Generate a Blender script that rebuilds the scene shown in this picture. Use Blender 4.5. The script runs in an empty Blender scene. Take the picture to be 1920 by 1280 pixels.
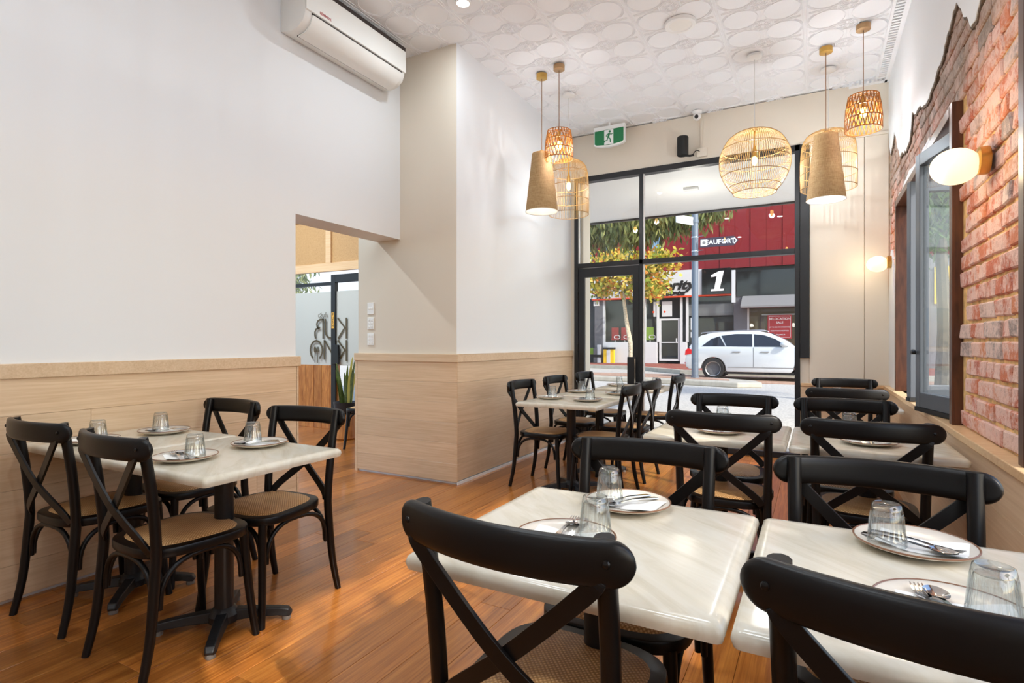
import bpy, bmesh, math, random
from mathutils import Vector, Matrix
R = random.Random(7)
scn = bpy.context.scene
COL = scn.collection
PI = math.pi
rad = math.radians

# ---------------------------------------------------------------- camera, world, sun, exposure
cam_d = bpy.data.cameras.new('camera'); cam = bpy.data.objects.new('camera', cam_d); COL.objects.link(cam)
cam.location = (0, 0, 1.22); cam.rotation_euler = (PI/2, 0, rad(28.52))
cam_d.sensor_width = 36; cam_d.lens = 36*1045/1920; cam_d.shift_y = 2/1920; cam_d.clip_start = .02; cam_d.clip_end = 400
scn.camera = cam
w = bpy.data.worlds.new('world'); scn.world = w; w.use_nodes = True
nt = w.node_tree; bg = nt.nodes['Background']; sky = nt.nodes.new('ShaderNodeTexSky')
sky.sky_type = 'NISHITA'; sky.sun_disc = False; sky.sun_elevation = rad(37); sky.sun_rotation = rad(116); sky.dust_density = 1.5
nt.links.new(sky.outputs[0], bg.inputs[0]); bg.inputs[1].default_value = .30
SUN_DIR = Vector((-.72, .35, -.6)).normalized()
sd = bpy.data.lights.new('sun', 'SUN'); sun = bpy.data.objects.new('sun', sd); COL.objects.link(sun)
sd.energy = 2.9; sd.angle = rad(.6); sd.color = (1, .94, .85)
sun.rotation_euler = SUN_DIR.to_track_quat('-Z', 'Y').to_euler(); sun.location = (6, -3, 9)
vs = scn.view_settings; vs.view_transform = 'Standard'; vs.look = 'None'; vs.exposure = .5; vs.gamma = 1; vs.use_curve_mapping = False
cy = scn.cycles; cy.use_denoising = True; cy.max_bounces = 9; cy.diffuse_bounces = 5; cy.glossy_bounces = 4
cy.transmission_bounces = 8; cy.transparent_max_bounces = 16; cy.sample_clamp_indirect = 4; cy.caustics_reflective = False; cy.caustics_refractive = False
LAMP = 1.08

# ---------------------------------------------------------------- materials
def lin(c):
    return tuple(((x/255)/12.92 if x/255 <= .04045 else ((x/255+.055)/1.055)**2.4) for x in c) + (1,)
def base(name):
    m = bpy.data.materials.new(name); m.use_nodes = True
    return m, m.node_tree, m.node_tree.nodes['Principled BSDF']
def N(t, k, **kw):
    n = t.nodes.new(k)
    for a, b in kw.items(): setattr(n, a, b)
    return n
def ramp(t, fac, stops, interp='LINEAR'):
    r = N(t, 'ShaderNodeValToRGB'); e = r.color_ramp; e.interpolation = interp
    while len(e.elements) < len(stops): e.elements.new(.5)
    for q, (p, c) in zip(e.elements, stops): q.position = p; q.color = lin(c) if len(c) == 3 else c
    t.links.new(fac, r.inputs[0]); return r.outputs[0]
def coords(t, scale=(1, 1, 1), rot=(0, 0, 0), rnd=0):
    tc = N(t, 'ShaderNodeTexCoord'); mp = N(t, 'ShaderNodeMapping')
    mp.inputs['Scale'].default_value = scale; mp.inputs['Rotation'].default_value = rot
    src = tc.outputs['Object']
    if rnd:
        oi = N(t, 'ShaderNodeObjectInfo'); mu = N(t, 'ShaderNodeMath', operation='MULTIPLY'); mu.inputs[1].default_value = rnd
        t.links.new(oi.outputs['Random'], mu.inputs[0])
        va = N(t, 'ShaderNodeVectorMath', operation='ADD'); t.links.new(src, va.inputs[0]); t.links.new(mu.outputs[0], va.inputs[1]); src = va.outputs[0]
    t.links.new(src, mp.inputs[0]); return mp.outputs[0]
def noise(t, vec, scale, detail=4, dist=0, rough=.55):
    n = N(t, 'ShaderNodeTexNoise'); n.inputs['Scale'].default_value = scale; n.inputs['Detail'].default_value = detail
    n.inputs['Distortion'].default_value = dist; n.inputs['Roughness'].default_value = rough
    t.links.new(vec, n.inputs['Vector']); return n.outputs['Fac']
def bump(t, b, h, strength=.3, dist=.01):
    n = N(t, 'ShaderNodeBump'); n.inputs['Strength'].default_value = strength; n.inputs['Distance'].default_value = dist
    t.links.new(h, n.inputs['Height']); t.links.new(n.outputs[0], b.inputs['Normal'])
def mixc(t, fac, a, b, mode='MIX'):
    n = N(t, 'ShaderNodeMix', data_type='RGBA', blend_type=mode)
    if isinstance(fac, (int, float)): n.inputs[0].default_value = fac
    else: t.links.new(fac, n.inputs[0])
    for s, i in ((a, 6), (b, 7)):
        if isinstance(s, tuple): n.inputs[i].default_value = lin(s) if len(s) == 3 else s
        else: t.links.new(s, n.inputs[i])
    return n.outputs[2]
def pm(name, col, rough=.5, metal=0, emit=None, es=0, var=0, nscale=6, bmp=0, alpha=None, coat=0):
    m, t, b = base(name); b.inputs['Base Color'].default_value = lin(col); b.inputs['Roughness'].default_value = rough; b.inputs['Metallic'].default_value = metal
    if name.startswith('black_stained'): b.inputs['Specular IOR Level'].default_value = .32
    if coat: b.inputs['Coat Weight'].default_value = coat
    if emit: b.inputs['Emission Color'].default_value = lin(emit); b.inputs['Emission Strength'].default_value = es
    if var or bmp:
        n = noise(t, coords(t), nscale)
        if var:
            d = tuple(max(0, int(x*(1-var))) for x in col); u = tuple(min(255, int(x*(1+var))) for x in col)
            t.links.new(ramp(t, n, [(.3, d), (.7, u)]), b.inputs['Base Color'])
        if bmp: bump(t, b, n, bmp, .004)
    return m
def wood(name, c1, c2, c3, rough=.4, scale=(1.6, 26, 26), vary=.3, bmp=.06, rnd=53, spec=.5, gloss=0):
    m, t, b = base(name); v = coords(t, scale, rnd=rnd)
    n = noise(t, v, 1.0, 6, 1.2, .6); c = ramp(t, n, [(.25, c1), (.5, c2), (.75, c3)])
    n2 = noise(t, coords(t, (scale[0]*2.2, scale[1]*5, scale[2]*5), rnd=rnd), 1, 3, .3)
    c = mixc(t, .35, c, ramp(t, n2, [(.35, c1), (.65, c3)]))
    oi = N(t, 'ShaderNodeObjectInfo'); mr = N(t, 'ShaderNodeMapRange'); mr.inputs[3].default_value = 1-vary; mr.inputs[4].default_value = 1+vary*.6
    t.links.new(oi.outputs['Random'], mr.inputs[0]); hs = N(t, 'ShaderNodeHueSaturation'); t.links.new(mr.outputs[0], hs.inputs['Value']); t.links.new(c, hs.inputs['Color'])
    t.links.new(hs.outputs[0], b.inputs['Base Color']); b.inputs['Roughness'].default_value = rough; b.inputs['Specular IOR Level'].default_value = spec
    bump(t, b, n2, bmp, .003)
    if gloss: b.inputs['Coat Weight'].default_value = gloss; b.inputs['Coat Roughness'].default_value = .14
    return m
def schlick(t, f0=.04, k=1.0):
    lw = N(t, 'ShaderNodeLayerWeight'); lw.inputs[0].default_value = .5; pw = N(t, 'ShaderNodeMath', operation='POWER'); pw.inputs[1].default_value = 5; t.links.new(lw.outputs['Facing'], pw.inputs[0])
    ma = N(t, 'ShaderNodeMath', operation='MULTIPLY_ADD'); ma.inputs[1].default_value = .9*k; ma.inputs[2].default_value = f0; ma.use_clamp = True; t.links.new(pw.outputs[0], ma.inputs[0]); return ma.outputs[0]
def glassy(name, tint=(255, 255, 255), f0=.03, rough=0.0):
    m = bpy.data.materials.new(name); m.use_nodes = True; t = m.node_tree; t.nodes.clear()
    o = N(t, 'ShaderNodeOutputMaterial'); tr = N(t, 'ShaderNodeBsdfTransparent'); gl = N(t, 'ShaderNodeBsdfGlossy'); mx = N(t, 'ShaderNodeMixShader')
    tr.inputs[0].default_value = lin(tint); gl.inputs['Roughness'].default_value = rough
    t.links.new(schlick(t, f0), mx.inputs[0]); t.links.new(tr.outputs[0], mx.inputs[1]); t.links.new(gl.outputs[0], mx.inputs[2]); t.links.new(mx.outputs[0], o.inputs[0])
    return m

M = {}
M['white'] = pm('white_paint', (230, 232, 234), .55)
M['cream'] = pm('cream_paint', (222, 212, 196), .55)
M['ceil'] = pm('ceiling_paint', (240, 241, 243), .5)
M['trimwhite'] = pm('trim_white', (238, 238, 236), .4)
M['floor'] = wood('spotted_gum_boards', (118, 62, 22), (166, 98, 38), (200, 134, 62), .3, (1.3, 22, 22), .34, .03, spec=.4, gloss=.5)
M['oak'] = wood('pale_oak_boards', (200, 168, 132), (217, 188, 154), (228, 203, 172), .3, (1.2, 20, 20), .08, .05)
M['ledge'] = wood('pale_timber_ledge', (206, 164, 116), (220, 184, 140), (228, 198, 158), .4, (1.2, 24, 24), .05, .04)
M['black'] = pm('black_stained_wood', (11, 9, 9), .36, bmp=.02, nscale=40)
M['iron'] = pm('black_cast_iron', (24, 24, 26), .45, bmp=.05, nscale=90)
M['glide'] = pm('foot_glide_plastic', (120, 118, 114), .4)
M['frame'] = pm('charcoal_aluminium', (38, 39, 42), .4, .3)
M['sash'] = pm('grey_powder_coat', (84, 90, 98), .4, .2)
M['rubber'] = pm('black_rubber', (20, 20, 20), .7)
M['brown'] = wood('dark_brown_jamb', (50, 26, 16), (78, 44, 28), (104, 62, 40), .35, (20, 20, 1.5), .1, .08)
M['brass'] = pm('brushed_brass', (205, 165, 92), .3, 1)
M['bronze'] = pm('pale_bronze', (176, 142, 104), .4, .7)
M['cordbrown'] = pm('brown_cord', (140, 104, 74), .6)
M['cordwhite'] = pm('white_cord', (220, 220, 218), .5)
M['plate'] = pm('cream_stoneware', (222, 214, 200), .22, var=.03, nscale=14)
M['rim'] = pm('brown_glaze_rim', (128, 88, 62), .3)
M['napkin'] = pm('white_paper_napkin', (244, 243, 238), .8)
M['steel'] = pm('polished_steel', (205, 205, 205), .12, 1)
M['ac'] = pm('ac_white_plastic', (236, 236, 232), .35)
M['acdark'] = pm('ac_dark_intake', (52, 42, 38), .7)
M['red_ink'] = pm('red_ink', (190, 40, 50), .5)
M['white_ink'] = pm('white_ink', (244, 244, 244), .5)
M['black_ink'] = pm('black_ink', (22, 22, 24), .5)
M['glass'] = glassy('window_glass', (250, 252, 252))
M['dark_glass'] = glassy('tumbler_glass', (240, 244, 244))
M['linen_in'] = pm('linen_lining', (238, 236, 230), .8)
M['bulb'] = pm('lit_bulb', (255, 214, 140), .3, emit=(255, 190, 100), es=16)
M['opal'] = pm('opal_globe', (255, 240, 214), .3, emit=(255, 229, 184), es=.85)
M['rattan_cage'] = pm('honey_cane', (176, 136, 78), .5, var=.1)
M['rattan_dark'] = pm('amber_rattan', (168, 104, 30), .5, var=.14)
M['downlight'] = pm('downlight_lens', (255, 255, 250), .4, emit=(255, 250, 240), es=6)
M['soil'] = pm('soil', (60, 44, 34), .9)

def marble():
    m, t, b = base('cream_marble_laminate'); r = coords(t, (1, 1, 1), (0, 0, .7), rnd=17); mp = N(t, 'ShaderNodeMapping'); mp.inputs['Scale'].default_value = (3, 15, 6); t.links.new(r, mp.inputs[0])
    n = noise(t, mp.outputs[0], 1, 6, .9, .62); n2 = noise(t, coords(t, rnd=9), 3.0, 3, .6)
    c = ramp(t, n, [(.28, (196, 186, 164)), (.5, (212, 204, 186)), (.72, (219, 214, 200))])
    c = mixc(t, ramp(t, n2, [(.4, (0, 0, 0)), (.7, (110, 110, 110))]), c, (206, 200, 184))
    t.links.new(c, b.inputs['Base Color']); b.inputs['Roughness'].default_value = .2; return m
M['marble'] = marble()
def cane():
    m, t, b = base('woven_cane'); v = coords(t, (1, 1, 1), (0, 0, .785))
    ws = []
    for d in ('X', 'Y'):
        wv = N(t, 'ShaderNodeTexWave', wave_type='BANDS', bands_direction=d); wv.inputs['Scale'].default_value = 36; wv.inputs['Distortion'].default_value = .6; wv.inputs['Detail'].default_value = 1
        t.links.new(v, wv.inputs['Vector']); ws.append(wv.outputs['Fac'])
    mu = N(t, 'ShaderNodeMath', operation='MULTIPLY'); t.links.new(ws[0], mu.inputs[0]); t.links.new(ws[1], mu.inputs[1])
    n = noise(t, coords(t, rnd=11), 9, 3)
    c = ramp(t, mu.outputs[0], [(.0, (150, 104, 56)), (.2, (200, 152, 96)), (.8, (232, 196, 146))])
    c = mixc(t, .3, c, ramp(t, n, [(.3, (160, 112, 62)), (.7, (218, 178, 124))]))
    t.links.new(c, b.inputs['Base Color']); b.inputs['Roughness'].default_value = .45; bump(t, b, mu.outputs[0], .6, .002); return m
M['cane'] = cane()
def linen():
    m, t, b = base('beige_linen'); a = noise(t, coords(t, (240, 240, 12)), 1, 2); c2 = noise(t, coords(t, (14, 14, 260)), 1, 2)
    ad = N(t, 'ShaderNodeMath', operation='ADD'); t.links.new(a, ad.inputs[0]); t.links.new(c2, ad.inputs[1])
    c = ramp(t, ad.outputs[0], [(.35, (166, 132, 88)), (.55, (194, 162, 116)), (.75, (212, 184, 142))])
    n = [x for x in t.nodes if x.type == 'VALTORGB'][0]
    hf = N(t, 'ShaderNodeMath', operation='MULTIPLY'); hf.inputs[1].default_value = .5; t.links.new(ad.outputs[0], hf.inputs[0]); t.links.new(hf.outputs[0], n.inputs[0])
    t.links.new(c, b.inputs['Base Color']); b.inputs['Roughness'].default_value = .85
    tl = N(t, 'ShaderNodeBsdfTranslucent'); t.links.new(c, tl.inputs[0]); mx = N(t, 'ShaderNodeMixShader'); mx.inputs[0].default_value = .35
    o = t.nodes['Material Output']; t.links.new(b.outputs[0], mx.inputs[1]); t.links.new(tl.outputs[0], mx.inputs[2]); t.links.new(mx.outputs[0], o.inputs[0]); return m
M['linen'] = linen()
def brickmat():
    m, t, b = base('old_red_brick'); oi = N(t, 'ShaderNodeObjectInfo')
    red = ramp(t, oi.outputs['Random'], [(0, (194, 106, 78)), (.3, (208, 128, 94)), (.55, (186, 102, 84)), (.8, (214, 142, 102)), (.9, (168, 152, 146)), (1, (148, 134, 130))])
    n = noise(t, coords(t, (9, 9, 9), rnd=31), 1, 6, .5, .7); n2 = noise(t, coords(t, (38, 38, 38), rnd=31), 1, 5, .2, .7); n3 = noise(t, coords(t, (4, 4, 4), rnd=91), 1, 2)
    ad = N(t, 'ShaderNodeMath', operation='ADD'); t.links.new(n, ad.inputs[0]); t.links.new(n2, ad.inputs[1])
    a2 = N(t, 'ShaderNodeMath', operation='ADD'); t.links.new(ad.outputs[0], a2.inputs[0]); t.links.new(n3, a2.inputs[1])
    hf = N(t, 'ShaderNodeMath', operation='MULTIPLY'); hf.inputs[1].default_value = .333; t.links.new(a2.outputs[0], hf.inputs[0])
    mask = ramp(t, hf.outputs[0], [(.44, (0, 0, 0)), (.52, (225, 225, 225))])
    c = mixc(t, mask, red, (238, 208, 198)); c = mixc(t, ramp(t, n2, [(.56, (0, 0, 0)), (.68, (150, 150, 150))]), c, (74, 44, 36))
    # cement left over from the render, on the upper courses only
    geo = N(t, 'ShaderNodeNewGeometry'); sx = N(t, 'ShaderNodeSeparateXYZ'); t.links.new(geo.outputs['Position'], sx.inputs[0])
    wn = N(t, 'ShaderNodeTexNoise'); wn.inputs['Scale'].default_value = 3.5; wn.inputs['Detail'].default_value = 5; t.links.new(geo.outputs['Position'], wn.inputs['Vector'])
    s = N(t, 'ShaderNodeMath', operation='MULTIPLY_ADD'); s.inputs[1].default_value = 1.3; t.links.new(wn.outputs['Fac'], s.inputs[0]); t.links.new(sx.outputs['Z'], s.inputs[2])
    sc = N(t, 'ShaderNodeMapRange'); sc.inputs[1].default_value = 3.02; sc.inputs[2].default_value = 3.4; sc.inputs[4].default_value = .8; t.links.new(s.outputs[0], sc.inputs[0])
    c = mixc(t, sc.outputs[0], c, ramp(t, n2, [(.3, (112, 98, 90)), (.7, (172, 156, 142))]))
    t.links.new(c, b.inputs['Base Color']); b.inputs['Roughness'].default_value = .9; bump(t, b, n2, .8, .012); return m
M['brick'] = brickmat()
M['mortar'] = pm('sandy_mortar', (218, 178, 120), .95, var=.16, nscale=18, bmp=.9)
M['plaster_edge'] = pm('broken_plaster_edge', (92, 78, 66), .95, var=.3, nscale=40, bmp=.9)

# ---------------------------------------------------------------- mesh helpers
class MB:
    def __init__(s): s.v = []; s.f = []
    def add(s, v, f):
        o = len(s.v); s.v += [tuple(x) for x in v]; s.f += [tuple(i+o for i in q) for q in f]; return s
    def box(s, x0, x1, y0, y1, z0, z1):
        v = [(x, y, z) for z in (z0, z1) for y in (y0, y1) for x in (x0, x1)]
        return s.add(v, [(0, 2, 3, 1), (4, 5, 7, 6), (0, 1, 5, 4), (2, 6, 7, 3), (0, 4, 6, 2), (1, 3, 7, 5)])
    def sweep(s, pts, secs, caps=True, closed=False, up=None):
        """secs: list (per point) of 2D section points"""
        P = [Vector(p) for p in pts]; n = len(P); k = len(secs[0]); V = []
        T = []
        for i in range(n):
            a = P[(i-1) % n] if (closed or i > 0) else P[i]; b = P[(i+1) % n] if (closed or i < n-1) else P[i]
            T.append((b-a).normalized())
        u = Vector(up) if up else (Vector((0, 0, 1)) if abs(T[0].z) < .9 else Vector((1, 0, 0)))
        for i in range(n):
            if up: u = Vector(up)
            u = (u - T[i]*u.dot(T[i])).normalized(); r = T[i].cross(u)
            for (a, b) in secs[i]: V.append(P[i] + r*a + u*b)
        F = []
        for i in range(n if closed else n-1):
            for j in range(k):
                a = i*k+j; b = i*k+(j+1) % k; c = ((i+1) % n)*k+(j+1) % k; d = ((i+1) % n)*k+j
                F.append((a, b, c, d))
        if caps and not closed: F.append(tuple(range(k))[::-1]); F.append(tuple((n-1)*k+j for j in range(k)))
        return s.add(V, F)
    def tube(s, pts, r, n=8, caps=True, closed=False):
        rs = r if isinstance(r, (list, tuple)) else [r]*len(pts)
        return s.sweep(pts, [[(q*math.cos(2*PI*j/n), q*math.sin(2*PI*j/n)) for j in range(n)] for q in rs], caps, closed)
    def bar(s, pts, w, t, up=None, closed=False):
        sec = [(-w/2, -t/2), (w/2, -t/2), (w/2, t/2), (-w/2, t/2)]
        return s.sweep(pts, [sec]*len(pts), True, closed, up)
    def lathe(s, prof, n=24, c=(0, 0, 0), closed=False):
        V = []; F = []; k = len(prof)
        for i in range(n):
            a = 2*PI*i/n
            for (r, z) in prof: V.append((c[0]+r*math.cos(a), c[1]+r*math.sin(a), c[2]+z))
        for i in range(n):
            for j in range(k if closed else k-1):
                a = i*k+j; b = i*k+(j+1) % k; i2 = (i+1) % n
                F.append((a, i2*k+j, i2*k+(j+1) % k, b))
        s.add(V, F)
        if not closed:
            o = len(s.v)-n*k
            if prof[0][0] > 1e-6: s.f.append(tuple(o+i*k for i in range(n))[::-1])
            if prof[-1][0] > 1e-6: s.f.append(tuple(o+i*k+k-1 for i in range(n)))
        return s
    def prism(s, poly, a, b, ax='z'):
        """poly 2D; ax z: (x,y), y: (x,z), x: (y,z)"""
        def mk(p, h): return (p[0], p[1], h) if ax == 'z' else (p[0], h, p[1]) if ax == 'y' else (h, p[0], p[1])
        n = len(poly); V = [mk(p, a) for p in poly]+[mk(p, b) for p in poly]
        return s.add(V, [tuple(range(n))[::-1], tuple(range(n, 2*n))]+[(i, (i+1) % n, n+(i+1) % n, n+i) for i in range(n)])
    def ell(s, c, rx, ry, rz, n=16, m=10, t0=0, t1=PI):
        pr = []
        for j in range(m+1):
            t = t0+(t1-t0)*j/m; pr.append((max(math.sin(t), 1e-4), -math.cos(t)))
        o = len(s.v); s.lathe(pr, n)
        for i in range(o, len(s.v)):
            x, y, z = s.v[i]; s.v[i] = (c[0]+x*rx, c[1]+y*ry, c[2]+z*rz)
        return s
    def mesh(s, name, m, smooth=35, bevel=0, seg=2, merge=True):
        me = bpy.data.meshes.new(name); me.from_pydata(s.v, [], s.f)
        bm = bmesh.new(); bm.from_mesh(me)
        if merge: bmesh.ops.remove_doubles(bm, verts=bm.verts, dist=1e-5)
        bmesh.ops.recalc_face_normals(bm, faces=bm.faces)
        if bevel: bmesh.ops.bevel(bm, geom=[e for e in bm.edges if len(e.link_faces) == 2 and e.calc_face_angle(0) > rad(40)], offset=bevel, segments=seg, profile=.5, affect='EDGES', clamp_overlap=True)
        bm.to_mesh(me); bm.free()
        if smooth:
            for p in me.polygons: p.use_smooth = True
            me.set_sharp_from_angle(angle=rad(smooth))
        me.materials.append(M[m] if isinstance(m, str) else m); return me
    def ob(s, name, m, parent=None, **k): return ob(name, s.mesh(name, m, **k), parent)

def ob(name, me, parent=None, loc=None, rot=None):
    o = bpy.data.objects.new(name, me); COL.objects.link(o)
    if parent: o.parent = parent
    if loc: o.location = loc
    if rot: o.rotation_euler = rot
    return o
def tag(o, label, cat=None, group=None, kind=None):
    o['label'] = label
    if cat: o['category'] = cat
    if group: o['group'] = group
    if kind: o['kind'] = kind
    return o
def thing(name, label, cat, loc=(0, 0, 0), rz=0, group=None):
    e = bpy.data.objects.new(name, None); COL.objects.link(e); e.location = loc; e.rotation_euler = (0, 0, rz); e.empty_display_size = .1
    return tag(e, label, cat, group)
def struct(o, label, cat=None): o['kind'] = 'structure'; o['label'] = label; return o
def B(*a): return MB().box(*a)
def arc(cx, cy_, rx, ry, a0, a1, n): return [(cx+rx*math.cos(a0+(a1-a0)*i/n), cy_+ry*math.sin(a0+(a1-a0)*i/n)) for i in range(n+1)]
def spline(pts, n=6):
    P = [Vector(p) for p in pts]; out = []
    for i in range(len(P)-1):
        a = P[max(i-1, 0)]; b = P[i]; c = P[i+1]; d = P[min(i+2, len(P)-1)]
        for j in range(n):
            t = j/n; out.append(.5*((2*b)+(c-a)*t+(2*a-5*b+4*c-d)*t*t+(3*b-a-3*c+d)*t**3))
    out.append(P[-1]); return out
def text_mesh(s, size, m, ext=.002, align='CENTER', shear=0, space=1, flip=False, wide=1, bold=0):
    cu = bpy.data.curves.new('txt', 'FONT'); cu.body = s; cu.size = size; cu.extrude = ext; cu.align_x = align; cu.align_y = 'CENTER'; cu.shear = shear; cu.space_character = space; cu.offset = bold; cu.resolution_u = 3
    o = bpy.data.objects.new('txt', cu); COL.objects.link(o); dg = bpy.context.evaluated_depsgraph_get()
    me = bpy.data.meshes.new_from_object(o.evaluated_get(dg)); bpy.data.objects.remove(o); bpy.data.curves.remove(cu)
    sx = -wide if flip else wide
    me.transform(Matrix(((sx, 0, 0, 0), (0, 0, -1, 0), (0, 1, 0, 0), (0, 0, 0, 1))))
    if flip: me.flip_normals()
    me.materials.clear(); me.materials.append(M[m] if isinstance(m, str) else m); return me
_cache = {}
def boxmesh(sx, sy, sz, m, bevel=.0):
    k = (round(sx, 3), round(sy, 3), round(sz, 3), m, bevel)
    if k not in _cache: _cache[k] = B(-sx/2, sx/2, -sy/2, sy/2, -sz/2, sz/2).mesh(m, m, smooth=0, bevel=bevel, seg=1)
    return _cache[k]

# ---------------------------------------------------------------- room shell
FY = 6.55      # shopfront plane
CH = 3.80      # ceiling height
WX = -3.33     # long white wall on the left
floor = struct(B(-8.2, .9, -3.2, FY+.05, -.06, -.018).ob('floor', 'soil', smooth=0), 'warm brown timber plank floor')
pw = .16; x = -8.1; k = 0
while x < .62:
    L = R.uniform(1.1, 2.1) if x > -3.6 else 3.2
    y = -.6 - R.random()*1.2 if x > -3.6 else 1.6
    end = FY
    wd = min(pw, .62-x)
    while y < end:
        L = R.choice((1.4, 1.7, 2.0)) if x > -3.6 else 2.4
        y1 = min(y+L, end)
        if y1-y > .05: ob('floor_plank', boxmesh(y1-y-.0015, wd-.0015, .018, 'floor', .0012), floor, (x+wd/2, (y+y1)/2, -.009), (0, 0, PI/2))
        y = y1
    x += pw
B(-3.4, .62, -3.2, -.6, -.018, 0).ob('floor_plank', 'floor', floor, smooth=0)

ceiling = struct(B(-8.2, .9, -3.2, FY+.3, CH+.012, CH+.2).ob('ceiling', 'ceil', smooth=0), 'white pressed tin ceiling with circle and octagon pattern')
# pressed tin panel: two circles, an octagon rosette, ribs
def ridge(mb, pts, w, h, closed=False):
    mb.sweep([(p[0], p[1], 0) for p in pts], [[(-w/2, .001), (-w/5, -h*.55), (w/5, -h*.55), (w/2, .001)]]*len(pts), True, closed, up=(0, 0, 1))
TW, TL = .607, .31
def tinpanel():
    mb = MB(); mb.box(-TW/2+.0005, TW/2-.0005, -TL/2+.0005, TL/2-.0005, 0, .012)
    for s in (-1, 1):
        cx = s*.15
        ridge(mb, arc(cx, 0, .128, .134, 0, 2*PI, 40)[:-1], .006, .010, True)
        a0 = 0 if s > 0 else PI
        for q in (.008, .015): ridge(mb, arc(cx, 0, .128+q, .134+q, a0-.95, a0+.95, 14), .0045, .008)
        ridge(mb, [(s*TW/2-s*.012, -TL/2), (s*TW/2-s*.012, TL/2)], .009, .008)
        for q in (-1, 1):
            ridge(mb, [(s*.085, q*(TL/2-.008)), (s*.18, q*(TL/2-.010)), (s*.275, q*(TL/2-.008))], .008, .007)
    ridge(mb, [(0, -.075), (0, .075)], .008, .006)
    oc = [(.078*math.cos(PI/8+i*PI/4)*1.12, TL/2+.078*math.sin(PI/8+i*PI/4)) for i in range(8)]
    ridge(mb, oc, .011, .013, True)
    ridge(mb, [(p[0]*.8, TL/2+(p[1]-TL/2)*.8) for p in oc], .007, .010, True)
    for i in range(8):
        a = i*PI/4; c, sn = math.cos(a), math.sin(a)
        ridge(mb, [(.014*c, TL/2+.014*sn), (.058*c, TL/2+.058*sn)], .007, .010)
        a2 = a+PI/8; mb.ell((.045*math.cos(a2), TL/2+.045*math.sin(a2), 0), .009, .009, .007, 6, 4)
    mb.ell((0, TL/2, 0), .014, .014, .011, 8, 4)
    return mb.mesh('ceiling_panel', 'ceil', smooth=30, merge=False)
tp = tinpanel()
for i in range(-2, 5):
    for j in range(-8, 9):
        cx = -2.195+TW*i+.0; cyy = 3.71+.155+TL*j
        if -3.45 < cx < .9 and cyy < FY-.02: ob('ceiling_panel', tp, ceiling, (cx, cyy, CH))
B(-3.6, .9, -3.2, 1.23, CH, CH+.012).ob('ceiling_panel', 'ceil', ceiling, smooth=0)

def boards(parent, u0, u1, z0, z1, place, h=.175, ln=(1.6, 2.4), m='oak', t=.014, off=0):
    """horizontal cladding boards; place(u, z)->(loc, rotz)"""
    z = z1; row = 0
    while z > z0+.005:
        zz = max(z-h, z0); u = u0; first = True
        while u < u1-.001:
            L = R.uniform(*ln)*(.5 if first and row % 2 else 1); first = False
            ue = min(u+L, u1)
            if u1-ue < .25: ue = u1
            loc, rz = place((u+ue)/2, (z+zz)/2)
            ob('cladding_board', boxmesh(ue-u-.0008, t, z-zz-.0010, m, .001), parent, loc, (0, 0, rz)); u = ue
        z = zz; row += 1

# left wall with the opening into the next room
wl = struct(MB().box(WX-.27, WX, -3.2, 2.82, 0, CH).box(WX-.27, WX, 2.82, 3.99, 2.16, CH).ob('wall_left', 'white', smooth=0), 'long white wall on the left with oak cladding below')
DZ = 1.05
boards(wl, -1.2, 2.81, 0.02, DZ, lambda u, z: ((WX+.016, u, z), PI/2))
MB().box(WX-.28, WX+.034, -1.2, 2.84, DZ, DZ+.07).ob('cladding_cap', 'oak', wl, smooth=0, bevel=.003)
MB().box(WX-.27, WX+.02, 2.815, 2.83, 0, DZ).ob('cladding_end', 'oak', wl, smooth=0)
# pier and partition
NX0, PX, NY = -3.84, -2.71, 3.99
wp = struct(MB().box(NX0, PX, NY, NY+.25, 0, CH).box(PX-.2, PX, NY+.25, FY+.1, 0, CH).ob('wall_partition', 'white', smooth=0), 'white partition beside the shopfront with pale oak cladding')
MB().box(NX0, PX-.001, NY-.004, NY, DZ, CH).ob('warm_shade_face', 'cream', wp, smooth=0)  # cream tint stands in for the warm shade on this side of the pier
boards(wp, NX0, PX+.016, .02, DZ, lambda u, z: ((u, NY-.012, z), 0), ln=(3, 3))
boards(wp, NY-.016, FY, .03, DZ, lambda u, z: ((PX+.012, u, z), PI/2))
MB().box(NX0-.03, PX+.034, NY-.034, NY, DZ, DZ+.07).box(PX, PX+.034, NY, FY, DZ, DZ+.07).ob('cladding_cap', 'oak', wp, smooth=0, bevel=.003)
MB().box(NX0-.03, NX0, NY-.02, NY+.27, 0, DZ).ob('cladding_end', 'oak', wp, smooth=0)
MB().box(PX+.016, PX+.026, NY-.02, FY, 0, .022).ob('skirting_trim', 'trimwhite', wp, smooth=0)
# front wall around the shopfront
SX0, SX1, SZ = -2.655, -.135, 3.28
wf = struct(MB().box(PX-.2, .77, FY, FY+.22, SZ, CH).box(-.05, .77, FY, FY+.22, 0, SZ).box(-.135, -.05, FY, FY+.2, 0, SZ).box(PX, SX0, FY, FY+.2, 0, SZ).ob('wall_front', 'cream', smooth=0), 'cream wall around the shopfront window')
for a, b in ((-.048, .43), (.436, .635)):
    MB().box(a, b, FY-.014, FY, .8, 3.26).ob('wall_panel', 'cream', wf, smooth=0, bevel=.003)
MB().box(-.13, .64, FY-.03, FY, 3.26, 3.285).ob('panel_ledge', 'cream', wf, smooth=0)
boards(wf, -.13, .6, .0, .77, lambda u, z: ((u, FY-.01, z), 0), ln=(2, 2))
MB().box(-.13, .6, FY-.03, FY, .77, .8).ob('cladding_cap', 'ledge', wf, smooth=0, bevel=.003)
wb = struct(MB().box(-3.6, .9, -3.4, -3.2, 0, CH).ob('wall_back', 'white', smooth=0), 'white wall behind the viewer')

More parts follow.
